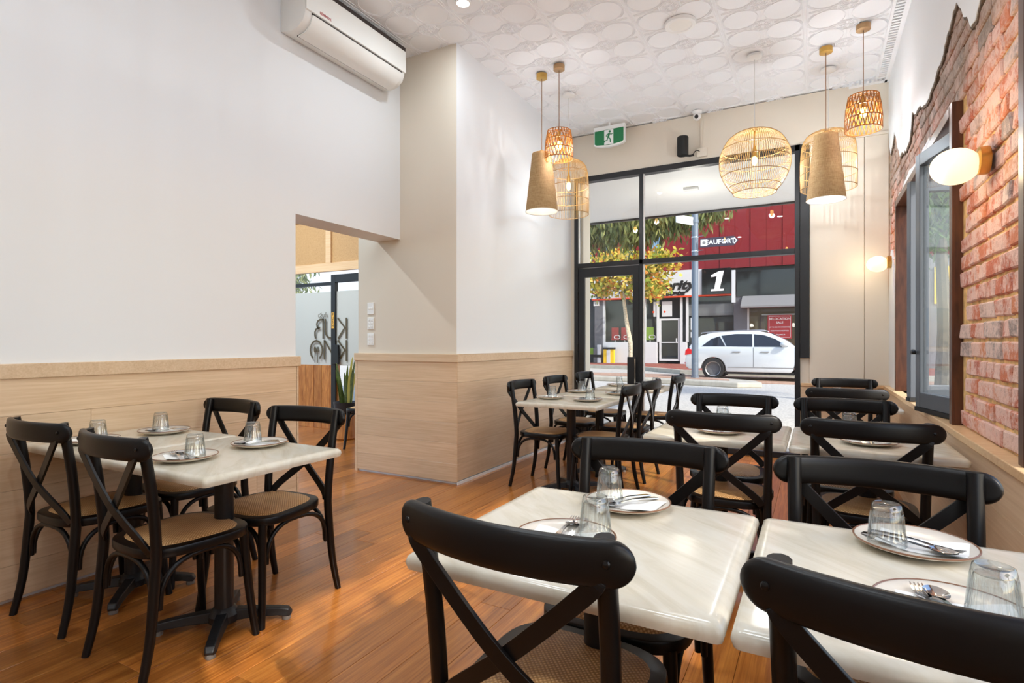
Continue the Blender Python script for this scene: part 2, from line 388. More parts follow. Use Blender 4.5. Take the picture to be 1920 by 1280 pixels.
# right wall: brickwork behind broken plaster
BX = .65
W1 = (3.6, 5.86); W2 = (-.7, 2.49); WZ0, WZ1 = .80, 2.44
mb = MB().box(BX+.012, BX+.12, -3.2, FY+.2, 0, WZ0).box(BX+.012, BX+.12, -3.2, FY+.2, WZ1, CH+.1)
for a, b in ((W2[1], W1[0]), (W1[1], FY+.2), (-3.2, W2[0])): mb.box(BX+.012, BX+.12, a, b, WZ0, WZ1)
wr = struct(mb.ob('wall_right', 'mortar', smooth=0), 'wall of old red brick below torn white plaster')
jag = [(6.55, 3.33), (6.50, 3.12), (6.40, 3.02), (6.28, 3.05), (6.12, 3.14), (5.96, 3.0), (5.74, 2.80), (5.55, 2.78), (5.39, 2.74), (5.19, 2.76), (5.10, 2.85), (5.06, 2.93), (4.90, 2.86), (4.72, 2.85), (4.60, 2.80), (4.41, 2.77), (4.28, 2.79), (4.12, 2.82), (3.96, 2.83), (3.85, 2.88), (3.76, 2.90), (3.66, 2.95), (3.57, 2.95), (3.45, 2.83), (3.36, 2.77), (3.28, 2.68), (3.20, 2.67), (3.15, 2.70), (3.08, 2.74), (3.02, 2.9), (2.92, 3.1), (2.8, 3.22), (2.7, 3.05), (2.5, 2.9), (2.2, 2.98), (1.8, 2.8), (1.2, 2.9), (.4, 2.75), (-3.2, 2.8)]
def rough(poly, amp=.012, n=3):
    out = []
    for a, b in zip(poly[:-1], poly[1:]):
        for i in range(n):
            t = i/n; k = 0 if i == 0 else 1
            out.append((a[0]+(b[0]-a[0])*t+R.uniform(-amp, amp)*k, a[1]+(b[1]-a[1])*t+R.uniform(-amp, amp)*k))
    return out+[poly[-1]]
PXF = BX-.016
jr = rough(jag)
def plaster(poly, nm):
    MB().prism(poly, PXF, BX+.006, 'x').ob(nm, 'white', wr, smooth=0)
plaster(jr+[(-3.2, CH), (6.55, CH)], 'plaster')
MB().sweep([(BX-.003, p[0], p[1]-.004) for p in jr], [[(-.012, -.008), (.012, -.010), (.012, .010), (-.012, .006)] for p in jr]).ob('torn_edge', 'plaster_edge', wr, smooth=0, merge=False)
patch1 = rough([(4.28, 2.44), (4.36, 2.52), (4.7, 2.50), (5.2, 2.54), (5.6, 2.49), (5.82, 2.50), (5.90, 2.44)], .01)
plaster(patch1, 'plaster_patch')
patch2 = rough([(6.55, 1.55), (6.47, 1.95), (6.36, 2.1), (6.22, 1.95), (6.12, 1.65), (6.0, 1.42), (5.93, 1.3), (5.93, .8)], .008)+[(6.55, .8)]
plaster(patch2, 'plaster_patch')
brick_me = {}
def brick(L, v):
    L = max(round(L, 2), .03)
    k = (round(L, 3), v)
    if k not in brick_me:
        rr = random.Random(v*31+int(L*1000)); mb = MB().box(0, .05, -L/2, L/2, -.0365, .0365)
        mb.v = [(x+(rr.uniform(-.005, .005) if x < .01 else 0), y+rr.uniform(-.004, .004), z+rr.uniform(-.004, .004)) for x, y, z in mb.v]
        brick_me[k] = mb.mesh('brick', 'brick', smooth=0, bevel=.006, seg=1)
    return brick_me[k]
def jagz(y):
    for a, b in zip(jag[:-1], jag[1:]):
        if b[0] <= y <= a[0]: return b[1]+(a[1]-b[1])*(y-b[0])/(a[0]-b[0]+1e-9)
    return 2.8
z = .842; row = 0
while z < 3.3:
    y = 2.40-(.12 if row % 2 else 0)+R.uniform(-.03, .03)
    hdr = row % 4 == 3
    while y < 6.52:
        L = .11 if hdr else (.23 if R.random() < .82 else .11)
        if WZ0-.05 < z < WZ1+.03 and y < W1[0]-.02 < y+L: L = max(W1[0]-.02-y, .03)
        if z < WZ1 and y < W2[1]+.02 < y+L: L = y+L-W2[1]-.02; y = W2[1]+.02
        c = y+L/2; inw = WZ0-.05 < z < WZ1+.03 and W1[0]-.05 < c+L*.3 and c-L*.3 < W1[1]+.02
        inw2 = z < WZ1 and c-L*.3 < W2[1]
        if z-.05 < max(jagz(min(max(c-L/2, -3), 6.5)), jagz(min(c+L/2, 6.5)))+.06 and not inw and not inw2 and not (5.93 < c and z < 1.3):
            ob('brick', brick(L, R.randrange(4)), wr, (BX-.002+R.uniform(-.003, .004), c, z), (R.uniform(-.01, .01), 0, 0))
        y += L+.012
    z += .0865; row += 1
# ledge and cladding under it
LX = .594
MB().box(LX-.006, BX+.14, -3.2, FY, .765, .80).ob('window_ledge', 'ledge', wr, smooth=0, bevel=.004)
boards(wr, 0, FY-.01, 0, .765, lambda u, z: ((LX+.012, u, z), PI/2), ln=(1.8, 2.6))
B(LX+.02, BX+.02, -3.2, 0, 0, .765).ob('cladding_board', 'oak', wr, smooth=0)

# ---------------------------------------------------------------- shopfront
sf = struct(thing('window_1', 'dark framed glass shopfront facing the street', None, (0, FY, 0)), 'dark framed glass shopfront facing the street')
MXa, MXb, TZ0, TZ1 = -1.83, -1.785, 2.15, 2.205
def fbar(nm, x0, x1, z0, z1, y0=-.03, y1=.07, m='frame', p=None): return B(x0, x1, y0, y1, z0, z1).ob(nm, m, p or sf, smooth=0, bevel=.003)
fbar('jamb', SX0, SX0+.05, 0, SZ); fbar('jamb', SX1-.05+.0, SX1, 0, SZ); fbar('head_rail', SX0, SX1+.085, SZ-.065, SZ)
fbar('jamb_cover', SX1, SX1+.085, 1.06, SZ-.065, -.05, -.002)
fbar('mullion', MXa, MXb, 0, SZ-.065); fbar('transom', SX0+.05, SX1-.05, TZ0, TZ1); fbar('sill_rail', MXb, SX1-.05, 0, .06)
for x0, x1, z0, z1 in ((SX0+.05, MXa, TZ1, SZ-.065), (MXb, SX1-.05, TZ1, SZ-.065), (MXb, SX1-.05, .06, TZ0)):
    B(x0, x1, .015, .021, z0, z1).ob('pane', 'glass', sf, smooth=0)
    MB().box(x0, x0+.012, -.012, .012, z0, z1).ob('glazing_bead', 'trimwhite', sf, smooth=0)
dr = struct(thing('door_1', 'dark framed glass street door beside the white partition', None, (0, FY, 0)), 'dark framed glass street door beside the white partition')
dx0, dx1 = SX0+.055, MXa-.005
for nm, a, b, c, d in (('door_stile', dx0, dx0+.075, .01, 2.14), ('door_stile', dx1-.075, dx1, .01, 2.14), ('door_rail', dx0+.075, dx1-.075, 2.03, 2.14), ('door_rail', dx0+.075, dx1-.075, .01, .2)):
    fbar(nm, a, b, c, d, -.022, .028, p=dr)
B(dx0+.075, dx1-.075, .0, .006, .2, 2.03).ob('pane', 'glass', dr, smooth=0)
B(dx1-.13, dx1-.035, -.06, -.022, .72, 1.05).ob('door_handle', 'frame', dr, smooth=0, bevel=.004)
B(dx1-.04, dx1-.025, -.075, -.06, .74, 1.03).ob('pull_bar', 'steel', dr, smooth=0)
for zz in (.5, 1.1, 1.75): MB().tube([(dx0-.004, -.03, zz), (dx0-.004, -.03, zz+.1)], .008).ob('hinge', 'black', dr)
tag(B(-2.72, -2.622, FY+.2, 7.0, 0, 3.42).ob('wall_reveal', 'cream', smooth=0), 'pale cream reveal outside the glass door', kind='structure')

# brown framed side window with folding sashes
def side_window(nm, Y0, Y1, label, sashes):
    wv = struct(thing(nm, label, None, (BX, 0, 0)), label)
    t = .055
    for a, b, c, d, n2 in ((Y0-.025, Y0+t-.02, WZ0, WZ1+.01, 'jamb'), (Y1-t+.02, Y1+.025, WZ0, WZ1+.01, 'jamb'), (Y0+t-.01, Y1-t+.01, WZ1-t+.01, WZ1+.01, 'head')):
        B(-.036, .125, a, b, c, d).ob(n2, 'brown', wv, smooth=0, bevel=.003)
    for (xa, ya, xb, yb) in sashes:
        L = math.hypot(xb-xa, yb-ya); rz = math.atan2(yb-ya, xb-xa)
        z0, z1 = WZ0+.03, WZ1-.08; s = .058; fr = MB()
        e = thing('sash', '', None); del e['label']; e.parent = wv; e.location = (xa, ya, 0); e.rotation_euler = (0, 0, rz)
        for q in (B(0, s, -.025, .025, z0, z1), B(L-s, L, -.025, .025, z0, z1), B(s, L-s, -.025, .025, z0, z0+.09), B(s, L-s, -.025, .025, z1-.075, z1)):
            q.ob('sash_frame', 'sash', e, smooth=0, bevel=.004)
        B(s, L-s, -.006, .006, z0+.09, z1-.075).ob('pane', 'glass', e, smooth=0)
        B(-.002, L+.004, -.028, .028, z0-.025, z0).ob('seal', 'rubber', e, smooth=0)
        MB().tube([(L-.012, .03, 1.16), (L-.012, .05, 1.16)], .012).ob('catch_knob', 'black', e)
    return wv
side_window('window_2', *W1, 'brown framed side window with open grey folding sashes', [(.05, 3.66, -.085, 4.19), (.40, 4.99, -.065, 4.83)])
side_window('window_3', *W2, 'brown framed side window beside the viewer', [(.09, -.6, .09, -.06)])

# cornice on the right wall
cn = MB().box(BX-.05, BX+.01, -3.2, FY, CH-.03, CH).box(.3, BX-.03, FY-.055, FY, CH-.03, CH)
y = 1.5
while y < FY-.06: cn.box(BX-.11, BX-.05, y, y+.022, CH-.028, CH-.004); y += .045
x = .32
while x < BX-.06: cn.box(x, x+.02, FY-.11, FY-.05, CH-.028, CH-.004); x += .042
cn.box(BX-.13, BX-.11, 1.4, FY, CH-.015, CH)
struct(cn.ob('trim_1', 'ceil', smooth=0, merge=False), 'white dentil cornice where the ceiling meets the plaster')

# ---------------------------------------------------------------- next room seen through the opening
OY = 5.7
fo = struct(thing('wall_next_room', 'glazed timber front of the next room', None, (0, OY, 0)), 'glazed timber front of the next room')
M['rattan_web'] = wood('woven_rattan_web', (168, 126, 76), (192, 150, 98), (208, 170, 120), .6, (70, 60, 60), .05, .3)
M['frost'] = pm('frosted_film', (196, 198, 192), .6)
M['olive'] = pm('olive_vinyl', (84, 72, 48), .5)
M['timber'] = wood('honey_timber', (140, 78, 30), (190, 116, 52), (226, 160, 86), .35, (14, 14, 1.4), .22, .05)
for x0, x1 in ((-7.3, -6.07), (-5.97, -4.7)):
    B(x0, x1, -.02, .0, 2.34, 2.98).ob('rattan_panel', 'rattan_web', fo, smooth=0)
for a, b, c, d in ((-7.3, -4.7, 2.22, 2.34), (-7.3, -4.7, 2.96, 3.1), (-6.07, -5.97, 2.34, 2.96), (-7.1, -6.98, 2.34, 2.96)):
    B(a, b, -.045, .0, c, d).ob('timber_rail', 'ledge', fo, smooth=0, bevel=.003)
B(-8.2, -4.0, 0, .12, 3.1, CH).ob('plaster_bulkhead', 'white', fo, smooth=0)
B(-8.2, -5.97, -.02, .03, 2.03, 2.075).ob('transom', 'frame', fo, smooth=0)
B(-7.3, -5.97, .0, .006, .9, 1.94).ob('frosted_pane', 'frost', fo, smooth=0); B(-7.3, -5.97, .0, .006, 1.94, 2.22).ob('pane', 'glass', fo, smooth=0)
x = -6.66; i = 0
while x < -6.0:
    B(x, x+.155, -.01, .03, 0, .9).ob('timber_board', 'timber', fo, smooth=0, bevel=.003); x += .16
for x0 in (-7.6, -7.13): B(x0, x0+.46, -.02, .02, 0, .92).ob('white_panel', 'trimwhite', fo, smooth=0, bevel=.004)
d2 = struct(thing('door_2', 'black framed door with frosted film in the next room', None, (0, OY, 0)), 'black framed door with frosted film in the next room')
for nm, a, b, c, d in (('door_stile', -5.97, -5.89, 0, 2.17), ('door_rail', -5.89, -4.9, 2.06, 2.17), ('door_stile', -4.98, -4.9, 0, 2.06), ('door_rail', -5.89, -4.98, 0, .12)):
    B(a, b, -.04, .02, c, d).ob(nm, 'frame', d2, smooth=0, bevel=.003)
B(-5.89, -4.98, -.01, -.004, .9, 1.94).ob('frosted_pane', 'frost', d2, smooth=0); B(-5.89, -4.98, -.01, -.004, .12, .9).ob('pane', 'glass', d2, smooth=0); B(-5.89, -4.98, -.01, -.004, 1.94, 2.06).ob('pane', 'glass', d2, smooth=0)
B(-5.93, -5.80, -.075, -.04, .92, 1.19).ob('door_handle', 'frame', d2, smooth=0, bevel=.004)
M['pushy'] = pm('yellow_sticker', (228, 172, 70), .5)
st = B(-5.955, -5.905, -.043, -.04, 1.42, 1.64).ob('push_sticker', 'pushy', d2, smooth=0)
for i, ch in enumerate('PUSH'): ob('push_letter', text_mesh(ch, .055, 'black_ink', .001), st, (-5.93, -.044, 1.61-i*.052))
lg = tag(thing('logo_lettering', 'olive restaurant logo lettering on the frosted glass of the next room', 'lettering', (0, OY-.024, 0)), 'olive restaurant logo lettering on the frosted glass of the next room', 'lettering')
def LP(p): return (-6.447+p[0]/10.667*.01045, 1.762-p[1]/10.667*.00755)
def stroke(nm, pts, wdt=.028):
    q = [LP(p) for p in pts]
    MB().bar([(a, 0, b) for a, b in q], wdt, .003, up=(0, 1, 0)).ob(nm, 'olive', lg, smooth=0)
def ell_pts(cx, cy_, rx, ry, a0, a1, n=18): return [(cx+rx*math.cos(rad(a0+(a1-a0)*i/n)), cy_+ry*math.sin(rad(a0+(a1-a0)*i/n))) for i in range(n+1)]
for nm, pts in (('letter_k', [(772, 280), (772, 690)]), ('letter_k', [(605, 282), (742, 470), (612, 690)]), ('letter_u', [(360, 290), (360, 540), (372, 600), (400, 645), (440, 672), (480, 680), (520, 672), (550, 640), (562, 590), (562, 290)]),
                ('letter_r', [(315, 290), (315, 690)]), ('letter_r', [(325, 302), (250, 305), (205, 335), (186, 390), (192, 435), (215, 468), (255, 470)]), ('letter_r', [(222, 470), (172, 495), (148, 555), (148, 620), (160, 685)]),
                ('letter_k', [(772, 715), (772, 1125)]), ('letter_k', [(605, 718), (742, 910), (630, 1105)]), ('letter_n', [(340, 715), (340, 1110)]), ('letter_n', [(348, 725), (556, 1090)]), ('letter_n', [(565, 715), (565, 1110)]),
                ('letter_o', ell_pts(175, 920, 122, 190, 122, 418, 22))): stroke(nm, pts)
stroke('spoon_mark', [(148, 960), (148, 1175)], .011); stroke('fork_mark', [(205, 960), (205, 1175)], .011)
MB().prism([LP(p) for p in ell_pts(148, 910, 25, 66, 0, 345, 15)], 0, .003, 'y').ob('spoon_mark', 'olive', lg, smooth=0)
for k in (-18, -6, 6, 18): stroke('fork_mark', [(205+k, 850), (205+k, 930)], .006)
stroke('fork_mark', [(182, 945), (228, 945)], .02)
ob('script_lettering', text_mesh('ก้บรัว', .085, 'olive', .001, flip=True), lg, (LP((305, 225))[0], 0, LP((305, 225))[1]))
# the street side of the next room, plant and pot
pl = thing('snake_plant', 'snake plant in a dark pot on a timber stump beyond the opening', 'plant', (-5.22, 5.2, 0))
M['leafg'] = pm('snake_leaf', (92, 112, 52), .4, var=.25, nscale=20); M['leafy'] = pm('snake_leaf_edge', (206, 196, 92), .45)
MB().lathe([(.11, 0), (.13, .02), (.125, .30), (.10, .32)], 18).ob('stump_stand', 'timber', pl)
MB().lathe([(.09, .32), (.135, .34), (.15, .44), (.155, .47), (.145, .47), (.13, .44), (.0, .44)], 20).ob('pot', 'iron', pl)
for i in range(9):
    a = i*2.4; h = R.uniform(.38, .62); b = .05; lx, ly = .12*math.cos(a)*R.random(), .1*math.sin(a)
    pts = [(b*math.cos(a), b*math.sin(a), .44), (b*math.cos(a)+lx*.4, b*math.sin(a)+ly*.4, .44+h*.5), (b*math.cos(a)+lx, b*math.sin(a)+ly, .44+h)]
    pts = spline(pts, 3); ws = [.03, .034, .034, .03, .026, .016, .003]
    MB().sweep(pts, [[(-q, -.002), (0, -.006), (q, -.002), (0, .004)] for q in ws]).ob('leaf', 'leafg' if i % 3 else 'leafy', pl)
# switch plates on the pier
for zz, lb, nn in ((1.54, 'topmost white switch plate on the pier, with two rockers', 2), (1.40, 'middle white switch plate on the pier, with six rockers', 6), (1.25, 'lowest white switch plate on the pier, with six rockers', 6)):
    s = thing('switch_plate', lb, 'switch', (-3.68, NY-.004, zz), 0, 'switch plates on the pier')
    B(-.04, .04, -.008, 0, -.056, .056).ob('plate', 'trimwhite', s, smooth=0, bevel=.003)
    for i in range(nn):
        cx = -.018 if (i % 2 == 0) else .018; cz = (1-(i//2))*.032 if nn == 6 else 0
        B(cx-.009, cx+.009, -.011, -.008, cz-.009, cz+.009).ob('rocker', 'ac', s, smooth=0, bevel=.002)

# ---------------------------------------------------------------- chairs
def chair_parts():
    P = []
    for s in (-1, 1):
        pts = spline([(s*.212, -.245, 0), (s*.206, -.212, .16), (s*.2, -.192, .38), (s*.2, -.188, .48), (s*.204, -.205, .68), (s*.207, -.238, .885)], 4)
        n = len(pts); rs = [.0145+.0045*min(1, i/(n*.35)) for i in range(n)]
        P.append(('rear_post', MB().tube(pts, rs, 10).mesh('rear_post', 'black', smooth=50)))
        P.append(('foot_glide', MB().lathe([(.013, 0), (.0135, .006)], 8, (s*.212, -.245, 0)).mesh('foot_glide', 'glide')))
        pts = spline([(s*.165, .17, .435), (s*.172, .178, .30), (s*.185, .19, .14), (s*.198, .205, 0.0)], 4); n = len(pts)
        P.append(('front_leg', MB().tube(pts, [.0185-.004*i/n for i in range(n)], 10).mesh('front_leg', 'black', smooth=50)))
    # crest rail, bowed backwards
    sec = [(.0415*math.copysign(abs(math.cos(q))**.55, math.cos(q)), .0155*math.copysign(abs(math.sin(q))**.75, math.sin(q))) for q in [2*PI*k/18 for k in range(18)]]
    pts = []; secs = []
    us = [-1+.16*(1-math.cos(PI/2*i/8)) for i in range(8)]+[-.84+1.68*i/16 for i in range(17)]+[1-.16*(1-math.cos(PI/2*i/8)) for i in range(7, -1, -1)]
    for u in us:
        x = .262*u; y = -.292+.06*u*u; e = max(0, abs(u)-.84)/.16
        k = math.sqrt(max(1-e*e, .0015)); z = .848-.003*u*u
        pts.append((x, y, z)); secs.append([(b*(.35+.65*k), a*k) for a, b in sec])
    P.append(('crest_rail', MB().sweep(pts, secs, up=(0, 0, 1)).mesh('crest_rail', 'black', smooth=60)))
    for s in (-1, 1):
        o = .006*s
        pts = spline([(s*.205, -.262, .822), (s*.178, -.262, .785), (s*.01, -.243+o, .625), (-s*.14, -.212, .50), (-s*.178, -.195, .455)], 5)
        P.append(('back_strap', MB().bar(pts, .035, .010, up=(0, 1, 0)).mesh('back_strap', 'black', smooth=0, bevel=.003)))
        P.append(('rivet', MB().ell((s*.222, -.2655, .85), .0075, .005, .0075, 8, 5).mesh('rivet', 'black')))
    def outline(ins, n=40):
        o = []
        for i in range(n):
            t = 2*PI*i/n; c, s2 = math.cos(t), math.sin(t); e = 2/3.4
            x = abs(c)**e*(1 if c > 0 else -1); y = abs(s2)**e*(1 if s2 > 0 else -1)
            wx = .207+.015*y; o.append((x*(wx-ins), .005+y*(.212-ins)))
        return o
    P.append(('seat_frame', MB().prism(outline(0), .425, .462).mesh('seat_frame', 'black', smooth=40, bevel=.007)))
    a = outline(.034); v = [(x, y, .461) for x, y in a]+[(x*.94, .005+(y-.005)*.94, .469) for x, y in a]+[(x*.5, .005+(y-.005)*.5, .475) for x, y in a]+[(0, .005, .4755)]
    n = len(a); F = [(i, (i+1) % n, n+(i+1) % n, n+i) for i in range(n)]+[(n+i, n+(i+1) % n, 2*n+(i+1) % n, 2*n+i) for i in range(n)]+[(2*n+i, 2*n+(i+1) % n, 3*n) for i in range(n)]
    P.append(('cane_seat', MB().add(v, F).mesh('cane_seat', 'cane', smooth=60)))
    def hoop(p, q):
        pts = []
        for i in range(17):
            t = PI*i/16; c = -math.cos(t); s2 = math.sin(t)
            u = (abs(c)**.75*(1 if c > 0 else -1)+1)/2; zz = .255+.163*s2**.75
            pts.append((p[0]+(q[0]-p[0])*u, p[1]+(q[1]-p[1])*u, zz))
        return MB().tube(pts, .0105, 8).mesh('arch_brace', 'black', smooth=50)
    fl, fr, rl, rr = (-.155, .17), (.155, .17), (-.178, -.19), (.178, -.19)
    P.append(('arch_brace', hoop(fl, fr))); P.append(('arch_brace', hoop((-.172, .155), (-.198, -.175)))); P.append(('arch_brace', hoop((.172, .155), (.198, -.175)))); P.append(('arch_brace', hoop(rl, rr)))
    return P
CP = chair_parts()
def chair(x, y, deg, label):
    c = thing('dining_chair', label, 'chair', (x, y, 0), rad(deg), 'black cross-back dining chairs')
    for nm, me in CP: ob(nm, me, c)
CH_ = [(-2.95, 1.375, 1, 'black cross-back chair nearest the oak wall, at the near side of the wall table'),
       (-2.265, 1.345, -3, 'black cross-back chair with full cane seat showing, on the near side of the wall table'),
       (-2.99, 1.83, 178, 'black cross-back chair across the wall table, half hidden, second from the opening'),
       (-2.28, 1.765, 184, 'black cross-back chair across the wall table, nearest the opening to the next room'),
       (-.508, 1.170, -4, 'large foreground black cross-back chair seen from behind, at the aisle table'),
       (.182, 1.170, -6, 'large foreground black cross-back chair cut by the frame, seen from behind'),
       (-.495, 1.615, 181, 'black cross-back chair facing the viewer across the foreground aisle table'),
       (.15, 1.59, 179, 'black cross-back chair facing the viewer across the foreground ledge table'),
       (-.395, 3.055, 0, 'black cross-back chair seen from behind at the second row aisle table'),
       (.205, 3.06, 0, 'black cross-back chair seen from behind at the second row ledge table'),
       (-.455, 3.57, 181, 'black cross-back chair facing the viewer across the second row aisle table'),
       (.15, 3.56, 180, 'black cross-back chair facing the viewer across the second row ledge table'),
       (.2, 4.965, 0, 'black cross-back chair seen from behind at the farthest ledge table'),
       (.235, 5.72, 180, 'farthest black cross-back chair, facing the viewer below the cream wall'),
       (-2.035, 4.37, -90, 'black cross-back chair beside the white partition, nearest the pier'),
       (-2.05, 5.12, -92, 'black cross-back chair beside the white partition, second from the pier'),
       (-1.53, 4.36, 92, 'black cross-back chair on the aisle side of the window table, nearer one'),
       (-1.53, 5.0, 88, 'black cross-back chair on the aisle side of the window table, farther one'),
       (-2.05, 5.93, -90, 'black cross-back chair right behind the street door glass'),
       (-1.5, 5.95, 91, 'black cross-back chair on the aisle side of the table at the shopfront'),
       (-4.62, 4.95, 200, 'black cross-back chair in the next room seen through the opening')]
for c in CH_: chair(*c)

# ---------------------------------------------------------------- tables
TT = .745
def table(x0, x1, y0, y1, label, rz=0, arm=.27):
    cx, cyy = (x0+x1)/2, (y0+y1)/2
    t = thing('dining_table', label, 'table', (cx, cyy, 0), rad(rz), 'marble-look pedestal tables')
    hx, hy = (x1-x0)/2, (y1-y0)/2
    pr = [(-.02, 0), (-.006, -.006), (0, -.018), (-.004, -.033), (-.02, -.036)]
    mb = MB(); V = []
    rings = [(hx-.03, hy-.03, TT), (hx-.011, hy-.011, TT-.0015), (hx-.003, hy-.003, TT-.008), (hx, hy, TT-.02), (hx-.004, hy-.004, TT-.034), (hx-.02, hy-.02, TT-.036)]
    def rr(a, b, z, r):
        o = []
        for q, (sx, sy) in enumerate(((1, 1), (-1, 1), (-1, -1), (1, -1))):
            for i in range(5):
                t2 = q*PI/2+i*PI/8; o.append((sx*(a-r)+r*math.cos(t2), sy*(b-r)+r*math.sin(t2), z))
        return o
    for (a, b, z) in rings: V += rr(a, b, z, .014)
    n = 20; F = [tuple(range(n)), tuple(range((len(rings)-1)*n, len(rings)*n))[::-1]]
    for k in range(len(rings)-1): F += [(k*n+i, (k+1)*n+i, (k+1)*n+(i+1) % n, k*n+(i+1) % n) for i in range(n)]
    MB().add(V, F).ob('table_top', 'marble', t, smooth=50)
    MB().lathe([(.038, .05), (.038, .68), (.05, .70), (.05, .709)], 20).ob('column', 'iron', t)
    MB().bar([(-.2, -.2, .70), (.2, .2, .70)], .05, .012).bar([(-.2, .2, .70), (.2, -.2, .70)], .05, .012).ob('top_bracket', 'iron', t, smooth=0, merge=False)
    MB().lathe([(.06, .03), (.062, .06), (.045, .085), (.038, .09)], 20).ob('base_hub', 'iron', t)
    for q in range(4):
        a = PI/4+q*PI/2; c, s = math.cos(a), math.sin(a)
        pts = [(r*c, r*s, z) for r, z in ((.03, .055), (.14, .05), (.22, .042), (arm-.015, .034), (arm, .022))]
        MB().sweep(pts, [[(-w_, -h), (w_, -h), (w_*.75, h), (-w_*.75, h)] for w_, h in ((.03, .022), (.026, .018), (.024, .016), (.024, .016), (.018, .008))], up=(0, 0, 1)).ob('base_arm', 'iron', t, smooth=0, bevel=.004)
        MB().lathe([(.018, 0), (.02, .004), (.018, .02)], 10, ((arm-.02)*c, (arm-.02)*s, 0)).ob('foot_glide', 'glide', t)
    return t
TB = [(-3.305, -2.605, 1.20, 1.85, 'cream marble-look table pushed against the oak clad wall'), (-2.6, -1.865, 1.19, 1.84, 'cream marble-look table joined to the wall table, its free corner by the aisle'),
      (-.815, -.133, .985, 1.675, 'foreground cream marble-look table beside the aisle'), (-.125, .567, .985, 1.675, 'foreground cream marble-look table against the window ledge'),
      (-.79, -.115, 2.87, 3.55, 'second row cream marble-look table beside the aisle'), (-.107, .56, 2.87, 3.55, 'second row cream marble-look table against the window ledge'),
      (-.105, .56, 4.78, 5.45, 'farthest cream marble-look table against the window ledge'),
      (-2.11, -1.42, 3.93, 4.61, 'cream marble-look table nearest the pier, between facing chairs'), (-2.11, -1.42, 4.62, 5.3, 'cream marble-look table joined behind the one nearest the pier'),
      (-2.05, -1.35, 5.6, 6.27, 'cream marble-look table right behind the street door')]
for t in TB: table(*t)

# ---------------------------------------------------------------- place settings
plate_me = MB().lathe([(0, .0065), (.062, .0065), (.088, .0095), (.118, .0205), (.1205, .0195), (.118, .0165), (.085, .005), (.06, .0), (0, .0)], 40).mesh('dish', 'plate', smooth=60)
rim_me = MB().lathe([(.1170, .0206), (.1188, .0222), (.1212, .0212), (.1205, .0186)], 40, closed=True).mesh('glazed_rim', 'rim', smooth=60)
def tumbler_mesh():
    mb = MB(); n = 72; V = []
    def ring(r, z, fl): return [((r*(1-fl*(.5-.5*math.cos(24*2*PI*i/n))))*math.cos(2*PI*i/n), (r*(1-fl*(.5-.5*math.cos(24*2*PI*i/n))))*math.sin(2*PI*i/n), z) for i in range(n)]
    # inverted: mouth at z=0, thick base at the top
    prof = [(.0375, 0, 0), (.039, .001, 0), (.0388, .016, 0), (.0378, .024, .11), (.0355, .052, .13), (.0330, .072, .13), (.0318, .078, 0), (.0312, .082, 0), (.0285, .093, 0), (.0255, .0945, 0), (.0225, .0915, 0), (.0, .0905, 0)]
    inner = [(.0, .0795, 0), (.0255, .079, 0), (.028, .075, 0), (.031, .055, 0), (.0345, .02, 0), (.0368, 0, 0)]
    pr = prof+inner
    for r, z, f in pr: V += ring(max(r, .0002), z, f)
    F = []
    for k in range(len(pr)):
        k2 = (k+1) % len(pr)
        if k == len(prof)-1: continue
        F += [(k*n+i, k2*n+i, k2*n+(i+1) % n, k*n+(i+1) % n) for i in range(n)]
    return mb.add(V, F).mesh('glass_tumbler', 'dark_glass', smooth=50)
tumbler_me = tumbler_mesh()
def tumbler_mat():
    m = bpy.data.materials.new('tumbler_glass_clear'); m.use_nodes = True; t = m.node_tree; t.nodes.clear(); o = N(t, 'ShaderNodeOutputMaterial')
    tr = N(t, 'ShaderNodeBsdfTransparent'); gl = N(t, 'ShaderNodeBsdfGlossy'); gl.inputs['Roughness'].default_value = .02; lw = N(t, 'ShaderNodeLayerWeight'); lw.inputs[0].default_value = .5
    t.links.new(ramp(t, lw.outputs['Facing'], [(0, (252, 253, 253)), (.45, (244, 247, 247)), (.8, (214, 219, 220)), (1, (140, 146, 150))]), tr.inputs[0])
    mx = N(t, 'ShaderNodeMixShader'); t.links.new(schlick(t, .13), mx.inputs[0]); t.links.new(tr.outputs[0], mx.inputs[1]); t.links.new(gl.outputs[0], mx.inputs[2]); t.links.new(mx.outputs[0], o.inputs[0]); return m
tumbler_me.materials.clear(); tumbler_me.materials.append(tumbler_mat())
def napkin_mesh():
    V = []; nx, ny = 10, 6
    for j in range(ny+1):
        for i in range(nx+1):
            x = -.085+.17*i/nx; y = -.055+.11*j/ny; r = math.hypot(x, y)
            V.append((x, y, .0085+max(0, r-.06)*.22+.002*math.sin(i*.9+j)))
    F = [(j*(nx+1)+i, j*(nx+1)+i+1, (j+1)*(nx+1)+i+1, (j+1)*(nx+1)+i) for j in range(ny) for i in range(nx)]
    o = len(V); V += [(x, y, z+.0016) for x, y, z in V]; F += [tuple(k+o for k in f[::-1]) for f in F]
    return MB().add(V, F).mesh('paper_napkin', 'napkin', smooth=40)
napkin_me = napkin_mesh()
